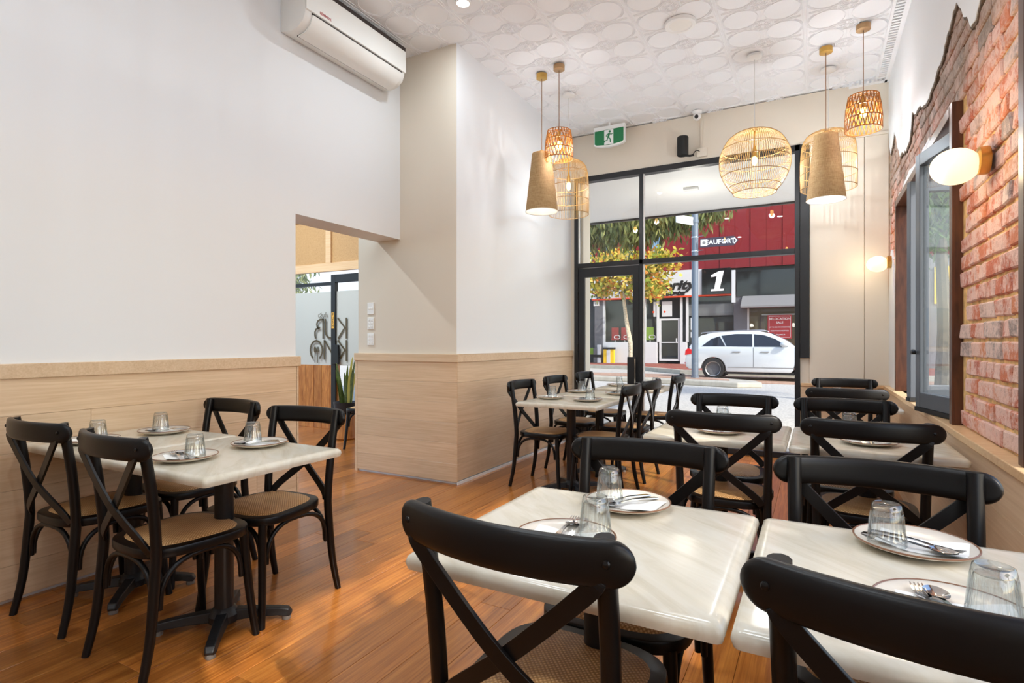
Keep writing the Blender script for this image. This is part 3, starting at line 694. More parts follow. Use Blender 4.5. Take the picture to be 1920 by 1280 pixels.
def fork_mesh():
    mb = MB(); pts = spline([(0, -.095, .0), (0, -.05, .004), (0, 0, .006), (0, .04, .003)], 4)
    ws = [.009+.0 if i < 3 else .008-.0035*min(1, (i-3)/5) for i in range(len(pts))]
    mb.sweep(pts, [[(-q/1, -.001), (q/1, -.001), (q*.9, .0012), (-q*.9, .0012)] for q in ws], up=(0, 0, 1))
    mb.sweep([(0, .038, .003), (0, .046, .0025), (0, .056, .002)], [[(-q, -.0008), (q, -.0008), (q, .0008), (-q, .0008)] for q in (.005, .0115, .012)], up=(0, 0, 1))
    for k in (-1.5, -.5, .5, 1.5): mb.sweep([(k*.0065, .054, .002), (k*.0066, .075, .002), (k*.0062, .096, .007)], [[(-q, -.0008), (q, -.0008), (q, .0008), (-q, .0008)] for q in (.0022, .002, .001)], up=(0, 0, 1))
    return mb.mesh('fork', 'steel', smooth=50, merge=False)
def spoon_mesh():
    mb = MB(); pts = spline([(0, -.095, .0), (0, -.05, .004), (0, 0, .006), (0, .045, .003)], 4)
    ws = [.009 if i < 3 else .008-.004*min(1, (i-3)/5) for i in range(len(pts))]
    mb.sweep(pts, [[(-q, -.001), (q, -.001), (q*.9, .0012), (-q*.9, .0012)] for q in ws], up=(0, 0, 1))
    V = []; n = 18
    for k, s in enumerate((0.001, .4, .75, 1.0)):
        for i in range(n):
            a = 2*PI*i/n; V.append((.0195*s*math.cos(a), .066+.029*s*math.sin(a), -.001+.0075*s*s))
    F = [(k*n+i, k*n+(i+1) % n, (k+1)*n+(i+1) % n, (k+1)*n+i) for k in range(3) for i in range(n)]
    mb.add(V, F); mb.add([(x, y, z-.001) for x, y, z in V], [f[::-1] for f in F])
    return mb.mesh('spoon', 'steel', smooth=60, merge=False)
fork_me, spoon_me = fork_mesh(), spoon_mesh()
def setting(x, y, deg, where, g=(-.055, 0), nap=(.02, 0, 10), cut=(.035, .0, 75), cutlery=True):
    a = rad(deg); c, s = math.cos(a), math.sin(a)
    def w_(p): return (x+p[0]*c-p[1]*s, y+p[0]*s+p[1]*c)
    p = thing('dinner_plate', 'cream plate with brown rim '+where, 'plate', (x, y, TT), a, 'cream dinner plates'); ob('dish', plate_me, p); ob('glazed_rim', rim_me, p)
    q = w_(nap); o = ob('paper_napkin', napkin_me, None, (q[0], q[1], TT), (0, 0, a+rad(nap[2]))); tag(o, 'folded white paper napkin '+where, 'napkin', 'white paper napkins')
    q = w_(g); o = ob('glass_tumbler', tumbler_me, None, (q[0], q[1], TT+.0125), (0, 0, R.random()*6)); tag(o, 'upturned ribbed glass tumbler '+where, 'glass', 'upturned ribbed tumblers')
    if cutlery:
        q = w_((cut[0], cut[1])); o = ob('fork', fork_me, None, (q[0], q[1], TT+.0165), (0, 0, a+rad(cut[2]-90))); tag(o, 'steel fork on the plate '+where, 'fork', 'steel forks')
        q = w_((cut[0]+.028*math.sin(rad(cut[2])), cut[1]-.028*math.cos(rad(cut[2])))); o = ob('spoon', spoon_me, None, (q[0], q[1], TT+.0165), (0, 0, a+rad(cut[2]-86))); tag(o, 'steel spoon on the plate '+where, 'spoon', 'steel spoons')
SET = [(-3.0, 1.70, 180, 'at the far side of the table against the oak wall', (.035, 0), (-.02, 0, 8), (-.02, .0, 60)),
       (-3.03, 1.37, 0, 'at the near side of the table against the oak wall', (.03, .02), (.02, 0, 8), (.05, 0, 75)),
       (-2.245, 1.355, 0, 'behind the chair with the full cane seat', (.045, .012), (-.03, 0, -20), (-.02, -.02, 160)),
       (-2.245, 1.70, 180, 'nearest the free corner of the wall table', (.05, 0), (-.01, 0, 8), (-.01, .02, 60)),
       (-.475, 1.575, 180, 'at the far side of the foreground aisle table', (.055, .0), (-.01, 0, -10), (-.01, .0, 55)),
       (-.52, 1.22, 0, 'behind the foreground chair at the aisle table', (.055, .055), (.0, 0, 6), (-.02, .04, 95)),
       (.2, 1.57, 180, 'at the far side of the foreground ledge table', (.055, .035), (-.015, 0, -12), (.0, .0, 150)),
       (.21, 1.20, 0, 'behind the foreground chair cut by the frame', (.05, -.01), (.01, 0, 6), (-.03, -.01, 98)),
       (-.44, 3.10, 0, 'at the near side of the second row aisle table', (.03, .0), (.0, 0, 10), (-.02, .0, 95)),
       (-.47, 3.42, 180, 'at the far side of the second row aisle table', (.0, .0), (.0, 0, 10), (-.04, .0, 95)),
       (.22, 3.08, 0, 'at the near side of the second row ledge table', (.05, .0), (.0, 0, 10), (-.03, .0, 95)),
       (.16, 3.42, 180, 'at the far side of the second row ledge table', (.0, .0), (.0, 0, 10), (-.04, .0, 95)),
       (.2, 4.98, 0, 'at the near side of the farthest ledge table', (.04, .0), (.0, 0, 10), (-.03, .0, 95)),
       (.2, 5.31, 180, 'at the far side of the farthest ledge table', (.04, .0), (.0, 0, 10), (-.03, .0, 95)),
       (-1.97, 4.30, -90, 'on the partition side of the table nearest the pier', (.0, .02), (.0, 0, 10), (.05, .0, 95)),
       (-1.62, 4.27, 90, 'on the aisle side of the table nearest the pier', (.0, -.02), (.0, 0, 10), (.06, .0, 120)),
       (-1.97, 4.98, -90, 'on the partition side of the joined second table', (.0, .02), (.0, 0, 10), (.05, .0, 95)),
       (-1.57, 4.92, 90, 'on the aisle side of the joined second table', (.0, -.02), (.0, 0, 10), (.06, .0, 120)),
       (-1.9, 5.92, -90, 'on the partition side of the table at the street door', (.0, .02), (.0, 0, 10), (.05, .0, 95)),
       (-1.5, 5.9, 90, 'on the aisle side of the table at the street door', (.0, -.02), (.0, 0, 10), (.06, .0, 120))]
for s in SET: setting(*s)
# a folded brown coaster on the floor under the window table
tag(MB().prism([(0, 0), (.06, .01), (.05, .06), (.01, .05)], 0, .03).ob('cork_wedge', 'cordbrown', smooth=0, bevel=.004), 'small brown wedge on the floor by the window table base', 'wedge').location = (-1.98, 4.12, .0)

# ---------------------------------------------------------------- pendant lamps
def glow(parent, z, power, col=(1, .72, .42), r=.03):
    d = bpy.data.lights.new('bulb_glow', 'POINT'); d.energy = power; d.color = col; d.shadow_soft_size = r
    o = bpy.data.objects.new('bulb_glow', d); COL.objects.link(o); o.parent = parent; o.location = (0, 0, z); return o
def pend(nm, label, x, y, zt, canopy, cord, group):
    p = thing(nm, label, 'pendant lamp', (x, y, CH-.012), 0, group)
    MB().lathe([(.0, -.045), (.04, -.045), (.052, -.042), (.052, 0)] if canopy != 'trimwhite' else [(.0, -.026), (.05, -.026), (.062, -.02), (.062, 0)], 24).ob('canopy', canopy, p)
    MB().tube([(0, 0, -.04), (0, 0, zt-CH)], .0035, 6).ob('cord', cord, p)
    return p
def bulb(p, z, r=.02, h=.05, sock='brass'):
    MB().lathe([(.011, z+.13), (.014, z+.11), (.018, z+.10), (.018, z+.035), (.012, z+.03)], 14).ob('socket', sock, p)
    MB().ell((0, 0, z), r, r, h, 14, 10).ob('bulb', 'bulb', p)
def linen_shade(x, y, zt, zb, label, pw_, r0=.092, r1=.155):
    p = pend('linen_pendant', label, x, y, zt, 'brass', 'cordbrown', 'linen cone pendants')
    h0, h1 = zt-CH, zb-CH; n = 40
    MB().lathe([(r0, h0), (r1, h1)], n).ob('shade', 'linen', p)
    m = p.children[-1]; bm = bmesh.new(); bm.from_mesh(m.data); bmesh.ops.delete(bm, geom=[f for f in bm.faces if len(f.verts) > 4 and f.calc_center_median().z < (h0+h1)/2], context='FACES'); bm.to_mesh(m.data); bm.free()
    v = MB(); k = n
    V = [(r*math.cos(2*PI*i/n), r*math.sin(2*PI*i/n), z) for r, z in ((r0-.004, h0-.004), (r1-.004, h1)) for i in range(n)]
    MB().add(V, [(i, (i+1) % n, n+(i+1) % n, n+i) for i in range(n)]).ob('shade_lining', 'linen_in', p)
    MB().tube([(r1*math.cos(2*PI*i/n), r1*math.sin(2*PI*i/n), h1) for i in range(n)], .0025, 6, closed=True).ob('shade_hem', 'linen_in', p)
    MB().lathe([(.014, h0+.035), (.018, h0+.03), (.02, h0+.0)], 16).ob('cap', 'brass', p)
    MB().ell((0, 0, h0-.13), .03, .03, .045, 12, 8).ob('bulb', 'bulb', p)
    glow(p, h0-.2, pw_*LAMP, (.84, .93, 1), r=.04)
linen_shade(-2.30, 4.83, 3.04, 2.485, 'tall beige linen cone pendant beside the white partition', 2.5)
linen_shade(.085, 5.58, 3.04, 2.475, 'tall beige linen cone pendant near the cream wall corner', 18)
def amber(x, y, zt, zb, label):
    p = pend('rattan_pendant', label, x, y, zt, 'bronze', 'cordbrown', 'small amber rattan pendants')
    h0, h1 = zt-CH, zb-CH; r0, r1 = .105, .13
    def rr(t): return r0+(r1-r0)*t+.01*math.sin(PI*t)
    def zz(t): return h0+(h1-h0)*t
    lv = (0.04, .36, .68, 1.0)
    for t in lv: MB().tube([(rr(t)*math.cos(2*PI*i/36), rr(t)*math.sin(2*PI*i/36), zz(t)) for i in range(36)], .0042, 6, closed=True).ob('hoop', 'rattan_dark', p)
    for a, b in zip(lv[:-1], lv[1:]):
        mb = MB(); n = 26
        for i in range(n):
            for ph in (0, .62):
                t1 = 2*PI*(i+(0 if ph == 0 else .2))/n; t2 = 2*PI*(i+(.55 if ph == 0 else .75)*(1 if ph == 0 else -.6))/n
                mb.tube([(rr(a)*math.cos(t1), rr(a)*math.sin(t1), zz(a)), (rr(b)*math.cos(t2), rr(b)*math.sin(t2), zz(b))], .0036, 5)
        mb.ob('woven_band', 'rattan_dark', p, merge=False)
    mb = MB()
    for i in range(10):
        a = 2*PI*i/10; mb.tube([(.012*math.cos(a), .012*math.sin(a), h0-.0), (rr(.04)*math.cos(a), rr(.04)*math.sin(a), zz(.04))], .0034, 5)
    mb.ob('top_spokes', 'rattan_dark', p, merge=False)
    bulb(p, h0-.14, .024, .045); glow(p, h0-.16, 14*LAMP, (.95, .96, 1))
amber(-2.085, 4.75, 3.2, 2.935, 'small amber rattan pendant beside the white partition')
amber(.345, 5.32, 3.235, 2.95, 'small amber rattan pendant in the corner by the torn plaster')
def cage(x, y, zt, zb, prof, label, rings, nw=72, pw_=23):
    p = pend('cane_cage_pendant', label, x, y, zt, 'trimwhite', 'cordwhite', 'cane cage pendants')
    h0, h1 = zt-CH, zb-CH; Z = lambda t: h0+(h1-h0)*t
    pp = spline([(r, 0, Z(t)) for r, t in prof], 4)
    mb = MB()
    for i in range(nw):
        a = 2*PI*i/nw; mb.tube([(q.x*math.cos(a), q.x*math.sin(a), q.z) for q in pp], .0019, 4, caps=False)
    mb.ob('cane_cage', 'rattan_cage', p, merge=False)
    def rat(t):
        z = Z(t)
        for a, b in zip(pp[:-1], pp[1:]):
            if b.z <= z <= a.z: return a.x+(b.x-a.x)*(a.z-z)/(a.z-b.z+1e-9)
        return pp[-1].x
    for t in rings:
        r = rat(t); MB().tube([(r*math.cos(2*PI*i/48), r*math.sin(2*PI*i/48), Z(t)) for i in range(48)], .0032, 6, closed=True).ob('hoop', 'rattan_cage', p)
    MB().lathe([(.0, h0+.004), (.03, h0+.004), (.03, h0-.006), (0, h0-.006)], 16).ob('top_disc', 'rattan_cage', p)
    MB().tube([(0, 0, h0), (0, 0, h0-.14)], .006, 8).ob('stem', 'brass', p)
    bulb(p, h0-.27, .022, .045); glow(p, h0-.3, pw_*LAMP, (.8, .91, 1))
bell = [(.02, 0), (.10, .02), (.165, .10), (.195, .25), (.205, .5), (.207, .75), (.205, 1.0)]
cage(-2.24, 5.35, 3.12, 2.555, bell, 'bell shaped cane cage pendant hanging in front of the street door', (.1, .25, .5, .75, 1.0), 72, 13)
cage(.11, 6.02, 3.22, 2.68, [(r*1.14, t) for r, t in bell], 'bell shaped cane cage pendant half hidden behind a linen pendant', (.1, .25, .5, .75, 1.0), 72, 20)
cage(-.475, 5.42, 3.13, 2.57, [(.03, 0), (.13, .03), (.225, .14), (.285, .34), (.298, .5), (.285, .66), (.24, .84), (.19, .96), (.178, 1.0)], 'large round cane globe pendant in front of the shopfront glass', (.07, .3, .5, .72, .9, 1.0), 96, 30)
GLOBE = [(.03, 0), (.13, .03), (.225, .14), (.285, .34), (.298, .5), (.285, .66), (.24, .84), (.19, .96), (.178, 1.0)]
cage(-1.5, 1.9, 3.46, 2.92, GLOBE, 'added unseen round cane globe pendant above the aisle', (.3, .72, 1.0), 48, 23)  # this globe and the next are added out of view to brighten the ceiling
cage(-.45, 1.9, 3.2, 2.64, GLOBE, 'added unseen round cane globe pendant above the foreground tables', (.3, .72, 1.0), 48, 18)
# wall sconces
for (y, pws, lb) in ((2.985, 6, 'opal globe sconce with brass disc on the brick pier'), (6.33, 1.2, 'opal globe sconce with brass disc in the far corner')):
    s = thing('wall_sconce', lb, 'wall lamp', (BX-.014, y, 1.98), 0, 'opal globe sconces')
    v = MB().lathe([(.0, 0), (.056, .0), (.058, .005), (.058, .035), (.05, .04), (0, .04)], 28); v.v = [(-c, b, a) for a, b, c in v.v]; v.ob('brass_disc', 'brass', s)
    MB().ell((-.112, 0, -.012), .088, .078, .076, 28, 18).ob('opal_globe', 'opal', s)
    o = glow(s, -.01, pws*LAMP, (1, .78, .5), .08); o.location = (-.22, 0, -.012)

# ---------------------------------------------------------------- ceiling fittings
def downlight(x, y, lab, power=10, z=CH):
    d = thing('downlight', lab, 'downlight', (x, y, z-.010), 0, 'round recessed downlights')
    MB().lathe([(.046, 0), (.048, -.006), (.058, -.004), (.06, .006)], 28).ob('trim_ring', 'trimwhite', d)
    MB().lathe([(0, -.0065), (.046, -.0065), (.046, 0)], 28).ob('lens', 'downlight', d)
    l = bpy.data.lights.new('downlight_beam', 'AREA'); l.shape = 'DISK'; l.size = .09; l.energy = power*LAMP; l.color = (.84, .93, 1); l.spread = PI
    o = bpy.data.objects.new('downlight_beam', l); COL.objects.link(o); o.parent = d; o.location = (0, 0, -.009)
downlight(-2.34, 3.53, 'lit round downlight in the ceiling near the air conditioner', 7)
for x, y, lb in ((-1.6, .9, 'added unseen aisle downlight above the wall table'), (-.62, .6, 'added unseen downlight above the foreground tables'), (-1.6, -1.4, 'added unseen downlight behind the viewer by the wall'), (-.62, -1.4, 'added unseen downlight behind the viewer by the ledge')): downlight(x, y, lb)  # extra downlights out of view, added to fill the room with light
for x, y, lb in ((-5.3, 3.2, 'added unseen downlight in the next room before the glazed front'), (-6.6, 4.2, 'added unseen downlight in the next room by the white panels')): downlight(x, y, lb, 48)  # two more unseen ones, added because the next room was too dark
cs = thing('ceiling_speaker', 'round flat white ceiling speaker in the tin ceiling', 'speaker', (-.955, 4.6, CH-.010))
MB().lathe([(.085, -.012), (.095, -.018), (.118, -.016), (.125, -.004), (.125, .006)], 36).ob('ring', 'trimwhite', cs)
MB().lathe([(0, -.0135), (.09, -.012)], 36).ob('grille', 'linen_in', cs)
# exit sign
M['exitgreen'] = pm('exit_green', (20, 104, 62), .4, emit=(20, 104, 62), es=.15)
ex = thing('exit_sign', 'green running man exit sign below the ceiling by the shopfront', 'exit sign', (-2.12, 6.3, 3.64))
MB().prism([(-.19, .125), (.19, .125), (.19, -.085), (.16, -.105), (.08, -.12), (0, -.124), (-.08, -.12), (-.16, -.105), (-.19, -.085)], -.02, .03, 'y').ob('housing', 'trimwhite', ex, smooth=0, bevel=.006)
MB().prism([(-.175, .075), (.175, .075), (.175, -.075), (.15, -.09), (0, -.106), (-.15, -.09), (-.175, -.075)], -.024, -.02, 'y').ob('green_face', 'exitgreen', ex, smooth=0)
MB().prism([(-.055, .07), (.055, .07), (.055, -.1), (-.055, -.1)], -.027, -.024, 'y').ob('doorway_mark', 'white_ink', ex, smooth=0)
rm = MB().ell((.012, -.028, .048), .014, .003, .014, 12, 8)
for pts, wd in (([(.006, .026), (-.008, -.018)], .022), ([(.004, .026), (.03, .012), (.045, .02)], .009), ([(.0, .026), (-.028, .012), (-.03, -.008)], .009), ([(-.004, -.018), (.018, -.04), (.022, -.08)], .012), ([(-.01, -.018), (-.02, -.05), (-.05, -.055), (-.06, -.075)], .011)):
    rm.bar([(a, -.0285, b) for a, b in pts], wd, .003, up=(0, 1, 0))
rm.ob('running_figure', 'exitgreen', ex, smooth=0, merge=False)
MB().tube([(0, 0, .12), (0, 0, .17)], .012).ob('mount', 'trimwhite', ex)
# security camera, conduit, small speaker
cc = thing('security_camera', 'white turret security camera under the ceiling', 'camera', (-1.15, FY-.12, CH-.012))
MB().lathe([(.0, -.03), (.045, -.03), (.055, 0)], 20).ob('mount', 'trimwhite', cc); MB().ell((0, -.01, -.06), .042, .042, .042, 18, 12).ob('turret', 'trimwhite', cc)
MB().ell((0, -.035, -.068), .024, .024, .024, 14, 10).ob('lens', 'black_ink', cc)
cd_ = thing('cable_conduit', 'cream cable conduit with wall box above the shopfront', 'conduit', (-1.12, FY, 3.36))
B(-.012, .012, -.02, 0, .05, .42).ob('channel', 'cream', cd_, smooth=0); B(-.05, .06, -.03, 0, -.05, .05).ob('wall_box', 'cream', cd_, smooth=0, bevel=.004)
sp = thing('wall_speaker', 'small black cylinder speaker on a bracket above the shopfront', 'speaker', (-1.26, FY-.13, 3.34))
MB().lathe([(.0, 0), (.058, 0), (.062, .01), (.062, .2), (.058, .21), (0, .21)], 24, (-.045, 0, -.02)).ob('body', 'rubber', sp)
MB().tube([(-.045, .0, -.02), (.03, .03, -.025), (.05, .1, -.0)], .012, 8).ob('bracket', 'rubber', sp); MB().tube(spline([(.05, .08, 0), (.09, .05, .03), (.12, .09, .03)], 4), .005, 6).ob('cable', 'rubber', sp)

# ---------------------------------------------------------------- air conditioner
ac = thing('air_conditioner', 'white split system air conditioner high on the left wall', 'air conditioner', (WX, 2.69, 3.40))
LAC = 1.06
prof = [(0, .02), (.10, 0), (.17, .012), (.225, .05), (.248, .10), (.25, .33), (.235, .345), (0, .345)]
MB().prism(prof, 0, LAC, 'y').ob('body', 'ac', ac, smooth=40, bevel=.008)
MB().prism([(.2485, .115), (.262, .12), (.262, .30), (.2485, .30)], .0, LAC, 'y').ob('front_panel', 'ac', ac, smooth=0, bevel=.004)
B(.249, .257, .0, LAC, .302, .334).ob('air_intake', 'acdark', ac, smooth=0)
fl = [(.108, -.004), (.172, .006), (.228, .046), (.252, .098), (.258, .102), (.235, .045), (.178, -.002), (.110, -.012)]
MB().prism(fl, .06, LAC-.05, 'y').ob('air_flap', 'ac', ac, smooth=40)
B(.250, .2575, .055, LAC-.045, .1035, .112).ob('flap_gap', 'acdark', ac, smooth=0)
B(.098, .107, .06, LAC-.05, -.006, .004).ob('flap_gap', 'acdark', ac, smooth=0)
lt = text_mesh('LENNOX', .026, 'red_ink', .0008); lt.transform(Matrix.Rotation(PI/2, 4, 'Z')); ob('brand_lettering', lt, ac, (.2635, .17, .145))

# ================================================================ the street
M['asphalt'] = pm('sunny_asphalt', (190, 184, 175), .9, var=.12, nscale=30, bmp=.3)
M['salmon'] = pm('salmon_paving', (176, 140, 118), .9, var=.08, nscale=5)
M['concrete'] = pm('kerb_concrete', (182, 174, 160), .9, var=.06, nscale=4, bmp=.2)
M['redpave'] = pm('red_brick_paving', (150, 84, 70), .9, var=.15, nscale=12)
M['redclad'] = pm('red_rough_cladding', (122, 18, 28), .85, var=.12, nscale=26, bmp=.5)
M['shopwhite'] = pm('shop_white', (208, 210, 212), .5)
M['shopgrey'] = pm('shop_grey', (104, 104, 108), .7, var=.06, nscale=9)
M['awninggrey'] = pm('awning_grey', (128, 126, 126), .6)
M['signblack'] = pm('sign_black_gloss', (22, 23, 26), .08)
M['shopdark'] = pm('shop_interior_dark', (44, 48, 52), .6)
M['shopolive'] = pm('shop_interior_olive', (104, 90, 62), .7)
M['lime'] = pm('lime_green', (132, 168, 38), .5)
M['signred'] = pm('sign_red', (176, 48, 50), .5)
M['orange'] = pm('logo_orange', (222, 74, 36), .5)
M['galv'] = pm('galvanised_steel', (112, 122, 134), .5, .3)
M['navy'] = pm('sign_navy', (58, 50, 66), .5)
M['blueglass'] = pm('blue_window', (120, 152, 180), .1)
M['yellowp'] = pm('yellow_paint', (236, 196, 40), .5)
M['carwhite'] = pm('car_white', (202, 207, 211), .18, coat=.6)
M['carglass'] = pm('car_glass', (34, 40, 50), .04)
M['tail'] = pm('tail_light', (200, 24, 30), .2)
M['tyre'] = pm('tyre', (26, 26, 28), .8)
M['alloy'] = pm('alloy', (190, 190, 192), .3, .8)
M['bark'] = pm('pale_bark', (196, 182, 156), .9, var=.2, nscale=14, bmp=.6)
M['barkdark'] = pm('dark_bark', (92, 84, 70), .9, var=.2, nscale=9, bmp=.6)
def leafmat(nm, stops):
    m, t, b = base(nm); g = N(t, 'ShaderNodeNewGeometry'); t.links.new(ramp(t, g.outputs['Random Per Island'], stops), b.inputs['Base Color']); b.inputs['Roughness'].default_value = .6
    tl = N(t, 'ShaderNodeBsdfTranslucent'); r = [x for x in t.nodes if x.type == 'VALTORGB'][0]; t.links.new(r.outputs[0], tl.inputs[0]); mx = N(t, 'ShaderNodeMixShader'); mx.inputs[0].default_value = .35
    t.links.new(b.outputs[0], mx.inputs[1]); t.links.new(tl.outputs[0], mx.inputs[2]); t.links.new(mx.outputs[0], t.nodes['Material Output'].inputs[0]); return m
M['autumn'] = leafmat('autumn_leaves', [(0, (104, 136, 40)), (.3, (168, 176, 62)), (.55, (232, 206, 70)), (.8, (246, 230, 130)), (.95, (236, 150, 50)), (1, (206, 80, 36))])
M['gum'] = leafmat('gum_leaves', [(0, (70, 84, 40)), (.5, (112, 122, 64)), (1, (150, 150, 86))])
M['green'] = leafmat('street_tree_leaves', [(0, (58, 84, 34)), (.5, (88, 116, 52)), (1, (130, 150, 80))])

struct(B(-70, 70, FY+.22, 120, -.3, -.05).ob('road', 'asphalt', smooth=0), 'pale sunlit asphalt of the street')
struct(B(.9, 70, -60, FY+.22, -.3, -.05).ob('road_side_street', 'asphalt', smooth=0), 'pale asphalt of the side street')
struct(B(-12, 1.6, FY+.05, 9.9, -.06, -.012).ob('footpath', 'asphalt', smooth=0), 'grey footpath outside the shopfront')
struct(MB().prism([(-40, 33), (-40, 27.4), (-10.2, 26.6), (-7.2, 25.8), (-4.6, 23.2), (12, 22.6), (30, 22.6), (30, 33)], -.06, .10).ob('footpath_far', 'redpave', smooth=0), 'red brick footpath across the street')
kp = [(-40, 27.3), (-10.2, 26.4), (-7.2, 25.6), (-4.7, 23.0), (12, 22.4)]
kb = MB(); kb.bar([(a, b, .02) for a, b in kp], .34, .2, up=(0, 0, 1)); struct(kb.ob('kerb_far', 'concrete', smooth=0), 'concrete kerb across the street')
struct(MB().prism([(-12, 22.4), (-12, 20.6), (-3.5, 18.8), (8, 18.9), (8, 22.2), (-4.4, 22.4)], -.05, -.035).ob('parking_strip', 'salmon', smooth=0), 'salmon paved parking strip')
isl = thing('traffic_island', 'raised concrete kerb island around the street sign pole', 'kerb', (0, 0, -.05))
MB().prism([(-9, 18.0), (-3.7, 17.2), (-1.9, 16.7), (-1.3, 17.1), (-1.5, 17.8), (-2.6, 18.7), (-9, 20.2)], 0, .15).ob('kerb_edge', 'concrete', isl, smooth=0, bevel=.03)
MB().prism([(-9, 18.5), (-3.6, 17.8), (-2.2, 17.4), (-2.3, 18.0), (-2.9, 18.5), (-9, 19.8)], .14, .165).ob('paved_infill', 'salmon', isl, smooth=0)
# awning over the footpath
aw = struct(thing('ceiling_awning', 'pale soffit of the street awning above the shopfront', None, (0, 0, 0)), 'pale soffit of the street awning above the shopfront')
B(-14, .77, FY+.22, 9.75, 3.43, 3.5).ob('soffit', 'trimwhite', aw, smooth=0); B(-14, .77, 9.75, 9.8, 3.40, 3.75).ob('fascia', 'frame', aw, smooth=0)
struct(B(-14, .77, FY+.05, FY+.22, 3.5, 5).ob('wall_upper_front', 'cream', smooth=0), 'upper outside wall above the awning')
al = thing('awning_light', 'small surface light under the street awning', 'light', (-1.55, 8.2, 3.43))
B(-.1, .1, -.05, .05, -.04, 0).ob('diffuser', 'shopwhite', al, smooth=0, bevel=.01)
for q in (-3.2, 0, 2.4):
    l = bpy.data.lights.new('soffit_fill', 'POINT'); l.energy = 16*LAMP; l.color = (1, .93, .82); l.shadow_soft_size = .15; o = bpy.data.objects.new('soffit_fill', l); COL.objects.link(o); o.parent = al; o.location = (q, 0, -.75)  # fill points added to brighten the soffit; only one fixture is modelled

# ---- buildings across the street
FB = 30.0
rb = thing('red_building', 'building with red panelled upper facade across the street', 'building', (0, FB, 0))
x = -11.45; i = 0
while x < 9:
    wins = [(-11.45, -11.05), (-10.35, -9.7), (-7.75, -7.15)]
    B(x, x+.71, (0 if i % 2 else -.03), .25, 4.98, 10.5).ob('facade_panel', 'redclad', rb, smooth=0); x += .72; i += 1
for a, b in ((-11.45, -11.1), (-10.3, -9.75), (-9.2, -8.7), (-7.72, -7.2)):
    wv = B(a, b, -.05, .0, 5.35, 7.3).ob('window', 'frame', rb, smooth=0)
    for z0, z1 in ((5.4, 6.2), (6.26, 7.24)): B(a+.04, b-.04, -.06, -.045, z0, z1).ob('pane', 'blueglass', wv, smooth=0)
B(-11.45, 9, .25, .6, 0, 10.5).ob('back_wall', 'shopdark', rb, smooth=0)
B(4.55, 9, -.06, 0, 2.9, 4.5).ob('yellow_fascia', 'yellowp', rb, smooth=0)
B(2.2, 9, .0, .25, 0, 4.98).ob('lower_wall', 'awninggrey', rb, smooth=0)
nb = thing('pale_building', 'pale white building next to the red facade across the street', 'building', (0, FB, 0))
B(-46, -11.5, -.2, .6, 0, 9).ob('wall', 'shopwhite', nb, smooth=0)
for k in range(12):
    B(-44+k*2.7, -42.6+k*2.7, -.24, -.19, 1.0, 3.0).ob('window', 'blueglass', nb, smooth=0)
# estate agency
ag = thing('estate_agency', 'white estate agency shopfront with signboard below the red facade', 'shop', (0, FB, 0))
B(-11.1, -5.06, -.35, 0, 3.66, 4.98).ob('signboard', 'shopwhite', ag, smooth=0); B(-11.4, -11.1, -.37, 0, 3.75, 4.7).ob('lime_strip', 'lime', ag, smooth=0)
B(-11.0, -3.7, -.36, -.02, 3.58, 3.66).ob('red_strip', 'orange', ag, smooth=0)
for tx, sz, xx, zz in (('Real Estate', .3, -10.75, 4.5), ('Property Management', .3, -10.75, 4.22), ('A u c t i o n s', .3, -10.75, 3.96)):
    ob('sign_lettering', text_mesh(tx, sz, 'black_ink', .01, 'LEFT'), ag, (xx, -.37, zz))
ob('sign_lettering', text_mesh('9079', .34, 'black_ink', .01, 'LEFT', bold=.012), ag, (-10.75, -.37, 3.76))
ob('sign_lettering', text_mesh('priority', .66, 'black_ink', .01, 'LEFT', shear=.3, wide=1.25, bold=.03), ag, (-8.0, -.37, 4.2))
ob('sign_lettering', text_mesh('real estate', .36, 'black_ink', .01, 'LEFT', shear=.3, wide=1.35, bold=.02), ag, (-8.0, -.37, 3.8))
MB().ell((-8.05, -.37, 4.62), .28, .02, .24, 18, 8).ob('round_logo', 'orange', ag)
on = B(-5.06, -3.69, -.42, -.02, 3.66, 4.96).ob('numeral_panel', 'signblack', ag, smooth=0)
MB().prism([(-4.62, 4.62), (-4.2, 4.82), (-4.0, 4.82), (-4.2, 3.92), (-4.0+.0, 3.92), (-4.02, 3.82), (-4.62, 3.82), (-4.6, 3.92), (-4.46, 3.92), (-4.34, 4.56), (-4.6, 4.52)], -.45, -.42, 'y').ob('numeral_one', 'white_ink', on, smooth=0)
B(-10.9, -10.42, -.2, 0, 0, 3.66).ob('grey_pilaster', 'shopgrey', ag, smooth=0); B(-11.45, -10.9, -.05, 0, 0, 3.66).ob('dark_window', 'shopdark', ag, smooth=0)
B(-11.4, -11.02, -.1, -.05, .55, .92).ob('lime_sign', 'lime', ag, smooth=0)
for a, b in ((-10.42, -7.4), (-6.2, -5.85)): B(a, b, -.18, 0, .1, 1.25).ob('stall_riser', 'shopwhite', ag, smooth=0, bevel=.01)
B(-11.45, -3.6, -.16, 0, -.02, .1).ob('plinth', 'shopgrey', ag, smooth=0)
for a in (-10.42, -8.12, -7.42, -6.2, -5.9): B(a, a+.11, -.18, 0, 1.25, 3.6).ob('white_mullion', 'shopwhite', ag, smooth=0)
for a, b in ((-10.31, -8.12), (-8.0, -7.42), (-5.8, -3.6)): B(a, b, -.10, -.09, 1.25, 3.6).ob('pane', 'glass', ag, smooth=0)
B(-5.8, -3.58, -.02, .0, 2.6, 3.2).ob('white_blind', 'awninggrey', ag, smooth=0)
